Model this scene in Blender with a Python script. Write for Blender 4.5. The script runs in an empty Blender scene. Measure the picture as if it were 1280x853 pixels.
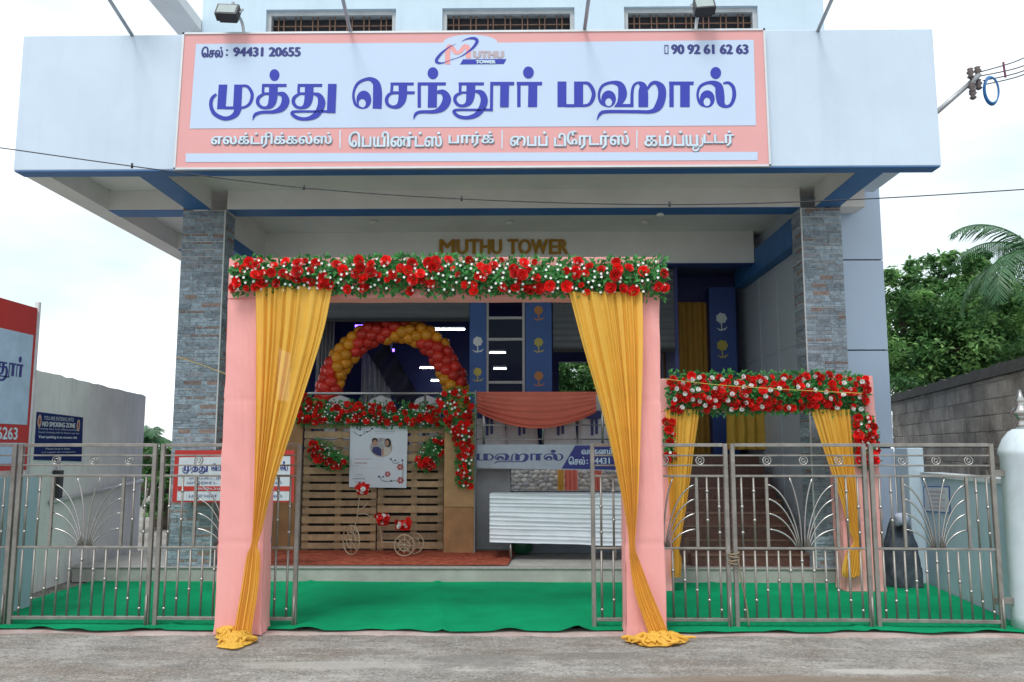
import bpy, bmesh, math, random
from mathutils import Vector, Matrix, noise
from mathutils.geometry import tessellate_polygon
R = math.radians
random.seed(7)
sc = bpy.context.scene
col = sc.collection

# ------------------------------------------------------------------ camera
FPX = 1060.0; CX, CY = 640.0, 426.5; EYE = 1.6
PITCH = math.atan(133.5 / FPX); YAW = R(0.92)
cd = bpy.data.cameras.new('camera'); cam = bpy.data.objects.new('camera', cd); col.objects.link(cam)
cam.location = (0, 0, EYE); cam.rotation_euler = (math.pi/2 + PITCH, 0, YAW)
cd.sensor_width = 36; cd.lens = FPX / 1280 * 36; cd.clip_end = 2000
sc.camera = cam

# ------------------------------------------------------------------ sky, sun, exposure
SUN_EL, SUN_AZ = R(58), R(200)          # high, behind the camera and a little to the left
w = bpy.data.worlds.new('World'); sc.world = w; w.use_nodes = True
nt = w.node_tree; bg = nt.nodes['Background']; bg.inputs['Strength'].default_value = 0.1
sky = nt.nodes.new('ShaderNodeTexSky'); sky.sky_type = 'NISHITA'; sky.sun_disc = False
sky.sun_elevation = SUN_EL; sky.sun_rotation = SUN_AZ; sky.dust_density = 3.0; sky.air_density = 1.2
tc = nt.nodes.new('ShaderNodeTexCoord'); mp = nt.nodes.new('ShaderNodeMapping'); mp.inputs['Scale'].default_value = (1.2, 1.2, 3.0)
nz = nt.nodes.new('ShaderNodeTexNoise'); nz.inputs['Scale'].default_value = 2.2; nz.inputs['Detail'].default_value = 4
rp = nt.nodes.new('ShaderNodeValToRGB'); rp.color_ramp.elements[0].position = .35; rp.color_ramp.elements[1].position = .7
rp.color_ramp.elements[0].color = (7.4, 8.7, 9.2, 1); rp.color_ramp.elements[1].color = (12.8, 13.2, 13.4, 1)
mxs = nt.nodes.new('ShaderNodeMix'); mxs.data_type = 'RGBA'; mxs.inputs[0].default_value = .82
nt.links.new(tc.outputs['Generated'], mp.inputs[0]); nt.links.new(mp.outputs[0], nz.inputs['Vector'])
nt.links.new(nz.outputs[0], rp.inputs[0]); nt.links.new(sky.outputs[0], mxs.inputs[6]); nt.links.new(rp.outputs[0], mxs.inputs[7])
nt.links.new(mxs.outputs[2], bg.inputs['Color'])
sl = bpy.data.lights.new('sun', 'SUN'); sl.energy = 1.4; sl.angle = R(18); sl.color = (1, .97, .92)
sun = bpy.data.objects.new('sun', sl); col.objects.link(sun)
sun.rotation_euler = (R(90) - SUN_EL, 0, R(180) - SUN_AZ + R(0))
_d = Vector((math.sin(SUN_AZ) * math.cos(SUN_EL), math.cos(SUN_AZ) * math.cos(SUN_EL), math.sin(SUN_EL)))
sun.rotation_euler = _d.to_track_quat('Z', 'Y').to_euler()
sc.view_settings.view_transform = 'Standard'; sc.view_settings.look = 'None'
sc.view_settings.exposure = 0.36; sc.view_settings.gamma = 1.0; sc.view_settings.use_curve_mapping = False

# ------------------------------------------------------------------ helpers
def ray(x, y):
    dx = (x - CX) / FPX; dy = (CY - y) / FPX
    f = math.cos(PITCH) - dy * math.sin(PITCH); z = math.sin(PITCH) + dy * math.cos(PITCH)
    c, s = math.cos(YAW), math.sin(YAW)
    return Vector((dx*c - f*s, dx*s + f*c, z))
def at(x, y, Y):                     # a measured picture point taken to the depth plane Y it stands in
    r = ray(x, y); return r * (Y / r.y) + Vector((0, 0, EYE))
def atx(x, y, X):
    r = ray(x, y); return r * (X / r.x) + Vector((0, 0, EYE))
def atz(x, y, z):
    r = ray(x, y); return r * ((z - EYE) / r.z) + Vector((0, 0, EYE))

MATS = {}
def mat(name, c, rough=.6, metal=0., var=.12, scale=6., bump=0., bscale=40., trans=0., clear=0., rnd=0., emit=None, spec=.5, c2=None, streak=0., coat=0., world=False):
    if name in MATS: return MATS[name]
    m = bpy.data.materials.new(name); m.use_nodes = True; t = m.node_tree; N = t.nodes; L = t.links
    b = N['Principled BSDF']; b.inputs['Roughness'].default_value = rough; b.inputs['Metallic'].default_value = metal
    b.inputs['Specular IOR Level'].default_value = spec; b.inputs['Coat Weight'].default_value = coat
    co = N.new('ShaderNodeTexCoord')
    vec = N.new('ShaderNodeNewGeometry').outputs['Position'] if world else co.outputs['Object']
    n1 = N.new('ShaderNodeTexNoise'); n1.inputs['Scale'].default_value = scale; n1.inputs['Detail'].default_value = 6; n1.inputs['Roughness'].default_value = .62
    L.new(vec, n1.inputs['Vector'])
    r1 = N.new('ShaderNodeValToRGB'); e = r1.color_ramp.elements; e[0].position = .3; e[1].position = .7
    lo = [max(0, v*(1-var)) for v in c]; hi = [min(1, v*(1+var)) for v in (c2 or c)]
    e[0].color = (*lo, 1); e[1].color = (*hi, 1)
    L.new(n1.outputs[0], r1.inputs[0]); out = r1.outputs[0]
    if streak > 0:                    # rain streaks and grime with a shape of their own
        mp_ = N.new('ShaderNodeMapping'); mp_.inputs['Scale'].default_value = (3.2, 3.2, .22)
        n2 = N.new('ShaderNodeTexNoise'); n2.inputs['Scale'].default_value = 2.4; n2.inputs['Detail'].default_value = 8; n2.inputs['Roughness'].default_value = .7
        L.new(vec, mp_.inputs[0]); L.new(mp_.outputs[0], n2.inputs['Vector'])
        r2 = N.new('ShaderNodeValToRGB'); r2.color_ramp.elements[0].position = .5; r2.color_ramp.elements[1].position = .78
        L.new(n2.outputs[0], r2.inputs[0])
        mx = N.new('ShaderNodeMix'); mx.data_type = 'RGBA'; mx.blend_type = 'MULTIPLY'
        mt = N.new('ShaderNodeMath'); mt.operation = 'MULTIPLY'; mt.inputs[1].default_value = streak
        L.new(r2.outputs[0], mt.inputs[0]); L.new(mt.outputs[0], mx.inputs[0]); L.new(out, mx.inputs[6]); mx.inputs[7].default_value = (.42, .41, .38, 1)
        out = mx.outputs[2]
    if rnd > 0:
        oi = N.new('ShaderNodeObjectInfo'); hs = N.new('ShaderNodeHueSaturation')
        mr = N.new('ShaderNodeMapRange'); mr.inputs[3].default_value = 1 - rnd; mr.inputs[4].default_value = 1 + rnd
        L.new(oi.outputs['Random'], mr.inputs[0]); L.new(mr.outputs[0], hs.inputs['Value']); L.new(out, hs.inputs['Color']); out = hs.outputs[0]
    L.new(out, b.inputs['Base Color'])
    if bump > 0:
        nb = N.new('ShaderNodeTexNoise'); nb.inputs['Scale'].default_value = bscale; nb.inputs['Detail'].default_value = 5
        L.new(vec, nb.inputs['Vector'])
        bp = N.new('ShaderNodeBump'); bp.inputs['Strength'].default_value = bump; bp.inputs['Distance'].default_value = .02
        L.new(nb.outputs[0], bp.inputs['Height']); L.new(bp.outputs[0], b.inputs['Normal'])
    surf = b.outputs[0]
    if trans > 0:                     # light passing through thin cloth or leaves
        tr = N.new('ShaderNodeBsdfTranslucent'); L.new(out, tr.inputs[0]); ms = N.new('ShaderNodeMixShader'); ms.inputs[0].default_value = trans
        L.new(surf, ms.inputs[1]); L.new(tr.outputs[0], ms.inputs[2]); surf = ms.outputs[0]
    if clear > 0:                     # open weave
        tp = N.new('ShaderNodeBsdfTransparent'); ms = N.new('ShaderNodeMixShader'); ms.inputs[0].default_value = clear
        L.new(surf, ms.inputs[1]); L.new(tp.outputs[0], ms.inputs[2]); surf = ms.outputs[0]
    if emit:
        b.inputs['Emission Color'].default_value = (*emit[0], 1); b.inputs['Emission Strength'].default_value = emit[1]
    L.new(surf, N['Material Output'].inputs['Surface'])
    MATS[name] = m
    return m

def wloc(o):
    v = Vector((0, 0, 0))
    while o is not None:
        v = v + o.location; o = o.parent
    return v

class MB:
    def __init__(s): s.v = []; s.f = []
    def add(s, vs, fs):
        k = len(s.v); s.v += [Vector(p) for p in vs]; s.f += [[i + k for i in f] for f in fs]; return s
    def box(s, x0, x1, y0, y1, z0, z1, ch=0.):
        if ch <= 0:
            return s.add([(x0,y0,z0),(x1,y0,z0),(x1,y1,z0),(x0,y1,z0),(x0,y0,z1),(x1,y0,z1),(x1,y1,z1),(x0,y1,z1)],
                         [[0,3,2,1],[4,5,6,7],[0,1,5,4],[1,2,6,5],[2,3,7,6],[3,0,4,7]])
        c = ch; P = []; F = []                # chamfered box: three shrunken frames
        idx = {}
        for ax in range(3):
            for sx in (0,1):
                for sy in (0,1):
                    for sz in (0,1):
                        sg = [sx,sy,sz]; p = []
                        for a,(lo,hi) in enumerate(((x0,x1),(y0,y1),(z0,z1))):
                            v = hi if sg[a] else lo
                            if a != ax: v += -c if sg[a] else c
                            p.append(v)
                        idx[(ax,sx,sy,sz)] = len(P); P.append(p)
        for ax in range(3):
            o1, o2 = [(1,2),(0,2),(0,1)][ax]
            for sgn in (0,1):
                q = []
                for a,b in ((0,0),(1,0),(1,1),(0,1)):
                    t = [0,0,0]; t[ax] = sgn; t[o1] = a; t[o2] = b; q.append(idx[(ax,*t)])
                F.append(q)
        for a1,a2 in ((0,1),(0,2),(1,2)):
            a3 = 3 - a1 - a2
            for s1 in (0,1):
                for s2 in (0,1):
                    q = []
                    for ax,e in ((a1,0),(a1,1),(a2,1),(a2,0)):
                        t = [0,0,0]; t[a1] = s1; t[a2] = s2; t[a3] = e; q.append(idx[(ax,*t)])
                    F.append(q)
        for sx in (0,1):
            for sy in (0,1):
                for sz in (0,1): F.append([idx[(a,sx,sy,sz)] for a in range(3)])
        return s.add(P, F)
    def obox(s, c, ax, ay, az):               # box from centre and half axes
        c, ax, ay, az = map(Vector, (c, ax, ay, az))
        vs = [c + i*ax + j*ay + k*az for k in (-1,1) for (i,j) in ((-1,-1),(1,-1),(1,1),(-1,1))]
        return s.add(vs, [[0,3,2,1],[4,5,6,7],[0,1,5,4],[1,2,6,5],[2,3,7,6],[3,0,4,7]])
    def tube(s, pts, r, n=8, cap=True):
        pts = [Vector(p) for p in pts]; rs = r if isinstance(r, (list, tuple)) else [r]*len(pts)
        k0 = len(s.v); prev = None
        for i, p in enumerate(pts):
            d = (pts[min(i+1, len(pts)-1)] - pts[max(i-1, 0)]).normalized()
            if prev is None:
                u = d.orthogonal().normalized()
            else:
                u = (prev - d * prev.dot(d)); u = u.normalized() if u.length > 1e-6 else d.orthogonal().normalized()
            prev = u; v = d.cross(u)
            for j in range(n):
                a = 2*math.pi*j/n; s.v.append(p + (u*math.cos(a) + v*math.sin(a)) * rs[i])
        for i in range(len(pts)-1):
            for j in range(n):
                a = k0 + i*n + j; b = k0 + i*n + (j+1) % n; s.f.append([a, b, b+n, a+n])
        if cap:
            s.f.append([k0+j for j in range(n)][::-1]); s.f.append([k0+(len(pts)-1)*n+j for j in range(n)])
        return s
    def ring(s, c, R_, r, u, v, n=20, m=6):
        c, u, v = Vector(c), Vector(u).normalized(), Vector(v).normalized(); w_ = u.cross(v); k0 = len(s.v)
        for i in range(n):
            a = 2*math.pi*i/n; d = u*math.cos(a) + v*math.sin(a)
            for j in range(m):
                b = 2*math.pi*j/m; s.v.append(c + d*(R_ + r*math.cos(b)) + w_*r*math.sin(b))
        for i in range(n):
            for j in range(m):
                s.f.append([k0+i*m+j, k0+((i+1)%n)*m+j, k0+((i+1)%n)*m+(j+1)%m, k0+i*m+(j+1)%m])
        return s
    def ball(s, c, r, n=10, m=6, sc_=(1,1,1)):
        k0 = len(s.v); c = Vector(c)
        for i in range(m+1):
            t = math.pi*i/m
            for j in range(n):
                a = 2*math.pi*j/n
                s.v.append(c + Vector((r*sc_[0]*math.sin(t)*math.cos(a), r*sc_[1]*math.sin(t)*math.sin(a), r*sc_[2]*math.cos(t))))
        for i in range(m):
            for j in range(n):
                a = k0+i*n+j; b = k0+i*n+(j+1)%n; s.f.append([a, a+n, b+n, b])
        return s
    def lathe(s, c, prof, n=16):
        k0 = len(s.v); c = Vector(c)
        for r, z in prof:
            for j in range(n):
                a = 2*math.pi*j/n; s.v.append(c + Vector((r*math.cos(a), r*math.sin(a), z)))
        for i in range(len(prof)-1):
            for j in range(n):
                a = k0+i*n+j; b = k0+i*n+(j+1)%n; s.f.append([a, b, b+n, a+n])
        s.f.append([k0+j for j in range(n)][::-1]); s.f.append([k0+(len(prof)-1)*n+j for j in range(n)])
        return s
    def grid(s, nu, nv, fn):
        k0 = len(s.v)
        for j in range(nv+1):
            for i in range(nu+1): s.v.append(Vector(fn(i/nu, j/nv)))
        for j in range(nv):
            for i in range(nu):
                a = k0 + j*(nu+1) + i; s.f.append([a, a+1, a+nu+2, a+nu+1])
        return s
    def mesh(s, name, m, off=(0,0,0), smooth=False):
        me = bpy.data.meshes.new(name); off = Vector(off)
        me.from_pydata([tuple(p - off) for p in s.v], [], s.f)
        for mm in (m if isinstance(m, (list, tuple)) else [m]): me.materials.append(mm)
        if smooth: me.polygons.foreach_set('use_smooth', [True]*len(me.polygons))
        me.update(); return me
    def build(s, name, m, parent=None, smooth=False, local=False, loc=None):
        off = Vector((0,0,0)) if local else (wloc(parent) if parent else Vector((0,0,0)))
        if loc is not None: off = Vector(loc)
        o = bpy.data.objects.new(name, s.mesh(name, m, off, smooth)); col.objects.link(o); o.parent = parent
        if loc is not None: o.location = Vector(loc) - (wloc(parent) if parent else Vector((0,0,0)))
        return o

def tag(o, label, cat, group=None, kind=None):
    if label: o['label'] = label
    if cat: o['category'] = cat
    if group: o['group'] = group
    if kind: o['kind'] = kind
    return o
def thing(name, label, cat, loc=(0,0,0), rz=0., group=None):
    o = bpy.data.objects.new(name, None); col.objects.link(o); o.location = loc; o.rotation_euler = (0,0,rz); o.empty_display_size = .1
    return tag(o, label, cat, group)
def inst(name, me, parent, loc, rot=(0,0,0), sc_=1.):
    o = bpy.data.objects.new(name, me); col.objects.link(o); o.parent = parent
    o.location = Vector(loc) - (wloc(parent) if parent else Vector((0,0,0))); o.rotation_euler = rot; o.scale = (sc_,)*3 if isinstance(sc_, (int, float)) else sc_
    return o
def struct(o): o['kind'] = 'structure'; return o
def smoothstep(a, b, x):
    t = min(1, max(0, (x-a)/(b-a))); return t*t*(3-2*t)
def catmull(P, n=6):
    out = []
    for i in range(len(P)-1):
        p0, p1, p2, p3 = P[max(i-1,0)], P[i], P[i+1], P[min(i+2,len(P)-1)]
        for k in range(n):
            t = k/n
            out.append(tuple(.5*((2*b) + (-a+c)*t + (2*a-5*b+4*c-d)*t*t + (-a+3*b-3*c+d)*t**3) for a,b,c,d in zip(p0,p1,p2,p3)))
    out.append(tuple(P[-1])); return out

# ---- lettering -----------------------------------------------------
_raw = {}
def _font_raw(body):
    """outlines of the text, every outer contour filled with its own holes (overlapping contours do not cancel)"""
    if body in _raw: return _raw[body]
    cu = bpy.data.curves.new('lettering', 'FONT'); cu.body = body; cu.size = 1
    o = bpy.data.objects.new('lettering', cu); dg = bpy.context.evaluated_depsgraph_get(); c2 = o.to_curve(dg); polys = []
    for sp_ in c2.splines:
        bp = sp_.bezier_points; pts = []
        for k in range(len(bp)):
            a, c = bp[k], bp[(k+1) % len(bp)]; p0, p1, p2, p3 = a.co, a.handle_right, c.handle_left, c.co
            straight = (p1-p0).cross(p3-p0).length + (p2-p0).cross(p3-p0).length < 1e-5
            for t in ((0,) if straight else (0, .25, .5, .75)): 
                q = p0*(1-t)**3 + p1*3*t*(1-t)**2 + p2*3*t*t*(1-t) + p3*t**3
                if not pts or (pts[-1]-q).length > 1e-5: pts.append(q.copy())
        if len(pts) > 2: polys.append(pts)
    o.to_curve_clear(); bpy.data.objects.remove(o); bpy.data.curves.remove(cu)
    def area(p): return sum(p[k].x*p[(k+1) % len(p)].y - p[(k+1) % len(p)].x*p[k].y for k in range(len(p)))/2
    def inside(pt, p):
        r = False
        for k in range(len(p)):
            a, c = p[k], p[k-1]
            if (a.y > pt.y) != (c.y > pt.y) and pt.x < (c.x-a.x)*(pt.y-a.y)/(c.y-a.y) + a.x: r = not r
        return r
    big = max(polys, key=lambda p: abs(area(p))); sgn = 1 if area(big) > 0 else -1
    outer = [p for p in polys if area(p)*sgn > 0]; holes = [p for p in polys if area(p)*sgn <= 0]; V, F = [], []
    for oi_, oc in enumerate(outer):
        hs = [h for h in holes if inside(h[0], oc) and not any(abs(area(q)) < abs(area(oc)) and inside(h[0], q) for q in outer if q is not oc)]
        tri = tessellate_polygon([oc] + hs); k = len(V)
        for loop in [oc] + hs: V += [(q.x, q.y, (oi_ % 4)*.00015) for q in loop]
        F += [[k+a for a in t] for t in tri]
    for n_, f in enumerate(F):                # all faces look the same way
        a, c, d = (V[q] for q in f)
        if (c[0]-a[0])*(d[1]-a[1]) - (c[1]-a[1])*(d[0]-a[0]) < 0: F[n_] = f[::-1]
    _raw[body] = (V, F); return V, F
def font_mesh2d(body):
    V, F = _font_raw(body)
    x0 = min(v[0] for v in V); x1 = max(v[0] for v in V); y0 = min(v[1] for v in V); y1 = max(v[1] for v in V)
    return V, F, (x0, x1, y0, y1)
def words2d(V, F):
    """split a flat text mesh into its words: loose pieces closer than a gap belong together"""
    par = list(range(len(V)))
    def find(a):
        while par[a] != a: par[a] = par[par[a]]; a = par[a]
        return a
    for f in F:
        for k in f[1:]: par[find(k)] = find(f[0])
    ext = {}
    for f in F:
        r = find(f[0]); xs_ = [V[k][0] for k in f]; e = ext.get(r, (9e9, -9e9)); ext[r] = (min(e[0], *xs_), max(e[1], *xs_))
    groups = []; end = -9e9
    for r, (lo, hi) in sorted(ext.items(), key=lambda t: t[1]):
        if lo - end > .19: groups.append([])
        groups[-1].append(r); end = max(end, hi)
    return [[f for f in F if find(f[0]) in g_] for g_ in groups]
def text(name, body, m, parent, o0, right, up, W, H, bold=0., thick=0., split=True):
    """text fitted into the rectangle that starts at o0 (lower left) with unit axes right/up; bold widens the strokes"""
    V, FF, (x0, x1, y0, y1) = font_mesh2d(body)
    o0, right, up = Vector(o0), Vector(right).normalized(), Vector(up).normalized(); nrm = right.cross(up)
    sx = W/(x1-x0); sy = H/(y1-y0)
    sh = [(0,0)] if bold <= 0 else [(-bold,0),(bold,0),(0,bold*.5),(0,-bold*.5),(0,0)]
    for F in (words2d(V, FF) if split else [FF]):
        used = sorted({i for f in F for i in f}); ix = {v: i for i, v in enumerate(used)}; G_ = [[ix[i] for i in f] for f in F]; U = [V[i] for i in used]; b = MB()
        for k, (dx, dy) in enumerate(sh):
            b.add([o0 + right*((x-x0)*sx + dx) + up*((y-y0)*sy + dy) + nrm*(thick + k*.0006 + l_) for x, y, l_ in U], G_)
        if thick > .004:
            e = set()
            for f in G_:
                for i in range(len(f)): e.add((f[i], f[(i+1) % len(f)]))
            for (a, c) in e:
                if (c, a) not in e:
                    qs = [o0 + right*((U[i][0]-x0)*sx) + up*((U[i][1]-y0)*sy) for i in (a, c)]
                    b.add([qs[0], qs[1], qs[1]+nrm*thick, qs[0]+nrm*thick], [[0,1,2,3]])
        b.build(name, m, parent)
# hand-drawn letters of the big sign, read off the picture (x, y, stroke width), y down
def S1(x, y): return (250 + x/6.737, 70 + y/6.737)
def S2(x, y): return (430 + x/4.923, 70 + y/4.923)
def S3(x, y): return (680 + x/4.923, 70 + y/4.923)
def P(S, *q): return ('p', [S(*a) for a in q])
def K(S, *q):
    k = 6.737 if S is S1 else 4.923
    return ('k', [(*S(a[0], a[1]), a[2]/k) for a in q])
def E(S, cx, cy, rx, ry):
    return ('p', [S(cx + rx*math.cos(2*math.pi*i/22), cy + ry*math.sin(2*math.pi*i/22)) for i in range(22)])
def O(S, o, i_): 
    n = 24
    return ('o', [S(o[0]+o[2]*math.cos(2*math.pi*i/n), o[1]+o[3]*math.sin(2*math.pi*i/n)) for i in range(n)], [S(i_[0]+i_[2]*math.cos(2*math.pi*i/n), i_[1]+i_[3]*math.sin(2*math.pi*i/n)) for i in range(n)])
GL = {
 'mu': [P(S1,(158,242),(230,242),(215,448),(143,450)), P(S1,(288,242),(357,242),(347,440),(278,440)), P(S1,(210,426),(290,426),(290,450),(205,450)),
        K(S1,(345,253,20),(400,258,24),(438,320,27),(425,390,25),(380,430,21),(300,441,18)), K(S1,(322,436,62),(300,490,50),(250,522,36),(190,524,34),(120,485,34),(92,420,30),(100,360,28),(137,322,20))],
 'th': [E(S1,627,162,42,50), P(S1,(523,236),(730,236),(728,262),(523,262)), K(S1,(532,250,22),(530,312,22)), K(S1,(530,318,22),(592,318,22)),
        K(S1,(545,316,20),(495,350,28),(486,395,30),(515,430,25),(560,436,26),(598,410,58),(615,350,72),(618,245,72)),
        K(S1,(648,318,20),(700,326,46),(720,380,66),(690,440,55),(620,470,30),(520,475,25),(464,495,26),(443,542,4))],
 'thu': [P(S1,(822,236),(1030,236),(1028,262),(822,262)), K(S1,(832,250,22),(829,312,22)), K(S1,(829,318,22),(892,318,22)),
        K(S1,(845,316,20),(795,350,28),(787,395,30),(815,430,25),(860,436,26),(898,410,58),(916,350,72),(920,245,72)),
        K(S1,(950,318,18),(1000,332,40),(1024,385,62),(1010,450,60),(970,503,50),(900,530,30),(830,525,30),(780,495,28),(782,472,24),(850,468,20),(960,468,19),(1085,468,21)),
        P(S1,(1078,236),(1150,236),(1140,481),(1068,481))],
 'se': [O(S2,(122,270,46,56),(112,292,22,27)), K(S2,(116,324,8),(72,300,18),(58,235,15),(85,170,18),(150,142,22),(195,165,42),(206,220,55),(204,325,55))],
 'sa': [P(S2,(286,164),(430,164),(428,182),(286,182)), K(S2,(296,175,17),(292,226,17)), P(S2,(290,218),(436,218),(434,236),(290,236)),
        K(S2,(362,168,52),(360,258,50),(340,303,34),(305,315,20),(270,300,20),(262,265,22),(280,236,18),(308,228,14))],
 'n': [E(S2,547,107,33,37), P(S2,(453,163),(628,163),(626,182),(453,182)), K(S2,(463,168,20),(463,318,20)), P(S2,(518,170),(573,170),(571,318),(515,318)),
        K(S2,(568,224,16),(610,224,34),(633,265,52),(610,315,46),(560,342,24),(470,345,19),(440,360,18),(428,391,3))],
 'thuu': [P(S2,(705,163),(862,163),(860,182),(705,182)), K(S2,(716,172,17),(714,224,17)), K(S2,(712,226,14),(755,226,14)),
        K(S2,(728,225,14),(690,245,20),(683,275,21),(705,303,19),(740,306,20),(768,285,40),(779,240,53),(781,168,53)),
        K(S2,(806,217,14),(845,228,34),(863,270,44),(850,320,42),(815,362,32),(760,380,22),(705,372,21),(676,345,19),(692,333,16),(760,332,14),(912,332,16)),
        K(S2,(907,340,18),(909,162,18)), P(S2,(900,160),(1048,160),(1046,180),(900,180)), P(S2,(962,165),(1016,165),(1013,315),(960,315))],
 'r': [P(S2,(1063,160),(1220,160),(1218,182),(1063,182)), K(S2,(1076,168,21),(1076,315,21)), P(S2,(1135,165),(1190,165),(1188,315),(1132,315)), E(S2,1135,102,33,37)],
 'ma': [P(S3,(83,158),(138,158),(138,315),(83,315)), P(S3,(185,158),(241,158),(241,315),(185,315)), P(S3,(130,297),(190,297),(190,316),(130,316)),
        K(S3,(232,166,14),(275,172,20),(304,220,24),(300,265,24),(275,300,18),(230,307,16))],
 'ha': [O(S3,(398,265,45,52),(398,285,21,25)), K(S3,(400,315,6),(354,292,16),(338,240,15),(360,185,18),(420,164,20),(470,180,40),(484,235,54),(468,285,36),(438,312,8)),
        P(S3,(445,296),(551,296),(551,315),(430,315)), K(S3,(541,310,20),(543,220,18),(555,180,16),(582,165,16),(608,185,44),(611,230,59),(611,315,59)),
        K(S3,(636,205,14),(660,172,20),(690,165,24),(722,195,46),(726,250,49),(705,310,48),(660,342,24),(560,343,20),(390,343,20),(347,356,20),(325,396,3))],
 'aa': [P(S3,(770,158),(922,158),(920,180),(770,180)), K(S3,(785,165,27),(785,315,27)), P(S3,(838,165),(897,165),(897,315),(838,315))],
 'l': [O(S3,(1005,265,46,53),(1003,283,21,26)), K(S3,(1007,316,6),(963,295,16),(945,240,15),(965,185,18),(1025,164,22),(1073,185,46),(1083,240,54),(1090,288,46),(1117,311,20),(1150,300,20),(1170,250,24),(1165,195,22),(1137,166,18),(1103,170,12)), E(S3,1057,105,33,37)],
}
def letter(name, key, m, parent, fn):
    """fn(x, y, k) gives the world point of letter pixel (x, y), k a tiny lift per stroke"""
    b = MB()
    for k, st in enumerate(GL[key]):
        d = k * .0006
        if st[0] == 'p': b.add([fn(x, y, d) for x, y in st[1]], [list(range(len(st[1])))])
        elif st[0] == 'o':
            n = len(st[1]); b.add([fn(x, y, d) for x, y in st[1]+st[2]], [[i, (i+1)%n, n+(i+1)%n, n+i] for i in range(n)])
        else:
            q = st[1] if len(st[1]) < 3 else catmull(st[1], 5); vs = []
            for i in range(len(q)):
                a = q[max(i-1,0)]; c = q[min(i+1,len(q)-1)]; tx, ty = c[0]-a[0], c[1]-a[1]; l = math.hypot(tx, ty) or 1
                nx, ny = -ty/l, tx/l; h = max(q[i][2], .3)/2
                vs += [fn(q[i][0]+nx*h, q[i][1]+ny*h, d), fn(q[i][0]-nx*h, q[i][1]-ny*h, d)]
            b.add(vs, [[2*i, 2*i+1, 2*i+3, 2*i+2] for i in range(len(q)-1)])
    return b.build(name, m, parent)

# ------------------------------------------------------------------ materials
white_paint = mat('white_paint', (.56,.67,.80), .7, var=.05, scale=1.1, streak=.09, bump=.06, bscale=60)
wall_paint = mat('pale_wall_paint', (.55,.68,.78), .75, var=.05, scale=1.2, streak=.15, bump=.08, bscale=50)
soffit_paint = mat('soffit_paint', (.72,.71,.71), .8, var=.08, scale=1.5, bump=.06, bscale=40)
blue_paint = mat('blue_paint', (.035,.15,.40), .55, var=.1, scale=3)
deep_blue = mat('deep_blue_paint', (.015,.05,.22), .5, var=.15, scale=3)
clad = mat('grey_blue_cladding', (.42,.52,.66), .35, var=.04, scale=1, spec=.5)
clad_in = mat('grey_cladding', (.48,.53,.60), .4, var=.05, scale=1)
dark = mat('dark_gap', (.02,.02,.025), .8)
concrete = mat('concrete', (.36,.35,.33), .85, var=.25, scale=3, bump=.35, bscale=30)
plinth_m = mat('plinth_cement', (.40,.39,.37), .8, var=.16, scale=4, bump=.2, bscale=30)
steel = mat('gate_steel', (.27,.255,.235), .42, metal=.5, var=.25, scale=8)
steel_lt = mat('polished_steel', (.42,.41,.40), .25, metal=.9, var=.1)
iron = mat('rusty_iron', (.16,.09,.06), .7, metal=.3, var=.3, scale=20)
pink = mat('pink_cloth', (.96,.45,.43), .8, var=.06, scale=3, trans=.15, clear=.04, streak=.06)
gold = mat('gold_cloth', (.86,.50,.07), .6, var=.06, scale=4, trans=.22, clear=.05)
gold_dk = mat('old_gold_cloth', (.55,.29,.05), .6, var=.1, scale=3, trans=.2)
salmon = mat('salmon_cloth', (.88,.22,.15), .6, var=.06, scale=3, trans=.35, clear=.05)
red_petal = mat('red_petal', (.74,.016,.014), .5, var=.25, scale=30, trans=.12, rnd=.3)
white_petal = mat('white_petal', (.78,.80,.78), .6, var=.08, rnd=.1)
leaf_g = mat('garland_leaf', (.025,.16,.05), .5, var=.5, scale=14, trans=.25, c2=(.07,.30,.07))
green_carpet = mat('green_carpet', (.003,.28,.118), .95, var=.2, scale=1.3, bump=.3, bscale=240, spec=.1)
red_mat_m = mat('red_mat', (.30,.035,.025), .95, var=.5, scale=18, bump=.3, bscale=200, spec=.1, c2=(.34,.10,.06))
wood = mat('pallet_wood', (.37,.25,.145), .7, var=.3, scale=7, bump=.15, bscale=60, rnd=.28)
ply = mat('plywood', (.34,.18,.075), .6, var=.22, scale=5, bump=.1, bscale=40)
sign_white = mat('banner_white', (.53,.65,.84), .35, var=.02, scale=1)
sign_pink = mat('banner_pink', (.74,.36,.36), .35, var=.03, scale=1)
sign_blue = mat('banner_blue', (.022,.035,.40), .35, var=.03)
ink_blue = mat('ink_navy', (.03,.04,.22), .4, var=.03)
sign_red = mat('board_red', (.52,.035,.03), .4, var=.05)
alum = mat('aluminium', (.62,.64,.66), .4, metal=.6, var=.05)
black_m = mat('black_plastic', (.025,.025,.028), .4)
glass = mat('dark_glass', (.012,.02,.04), .12, var=.1, spec=.12, clear=.6)
tube_on = mat('lit_tube', (1,1,1), .4, emit=((.82,.93,1.), 16.))
led_violet = mat('violet_led', (.2,.1,.9), .4, emit=((.16,.08,1.), 6.))
hall_blue = mat('hall_wall_blue', (.05,.06,.22), .6, var=.1)
granite = mat('brown_granite', (.15,.075,.055), .35, var=.35, scale=25)
leaf_t = [mat('tree_leaf_%s' % n, c, .5, var=.35, scale=3, trans=.45, rnd=.0) for n, c in (('dark', (.07,.17,.06)), ('mid', (.12,.27,.09)), ('light', (.25,.45,.15)))]
bark = mat('bark', (.10,.075,.055), .9, var=.3, scale=12, bump=.5, bscale=30)
palm_m = mat('palm_leaf', (.05,.14,.055), .4, var=.3, scale=3, trans=.15)
wire_m = mat('cable_black', (.03,.03,.035), .6)
print_red = mat('print_red', (.42,.05,.04), .5)

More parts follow.
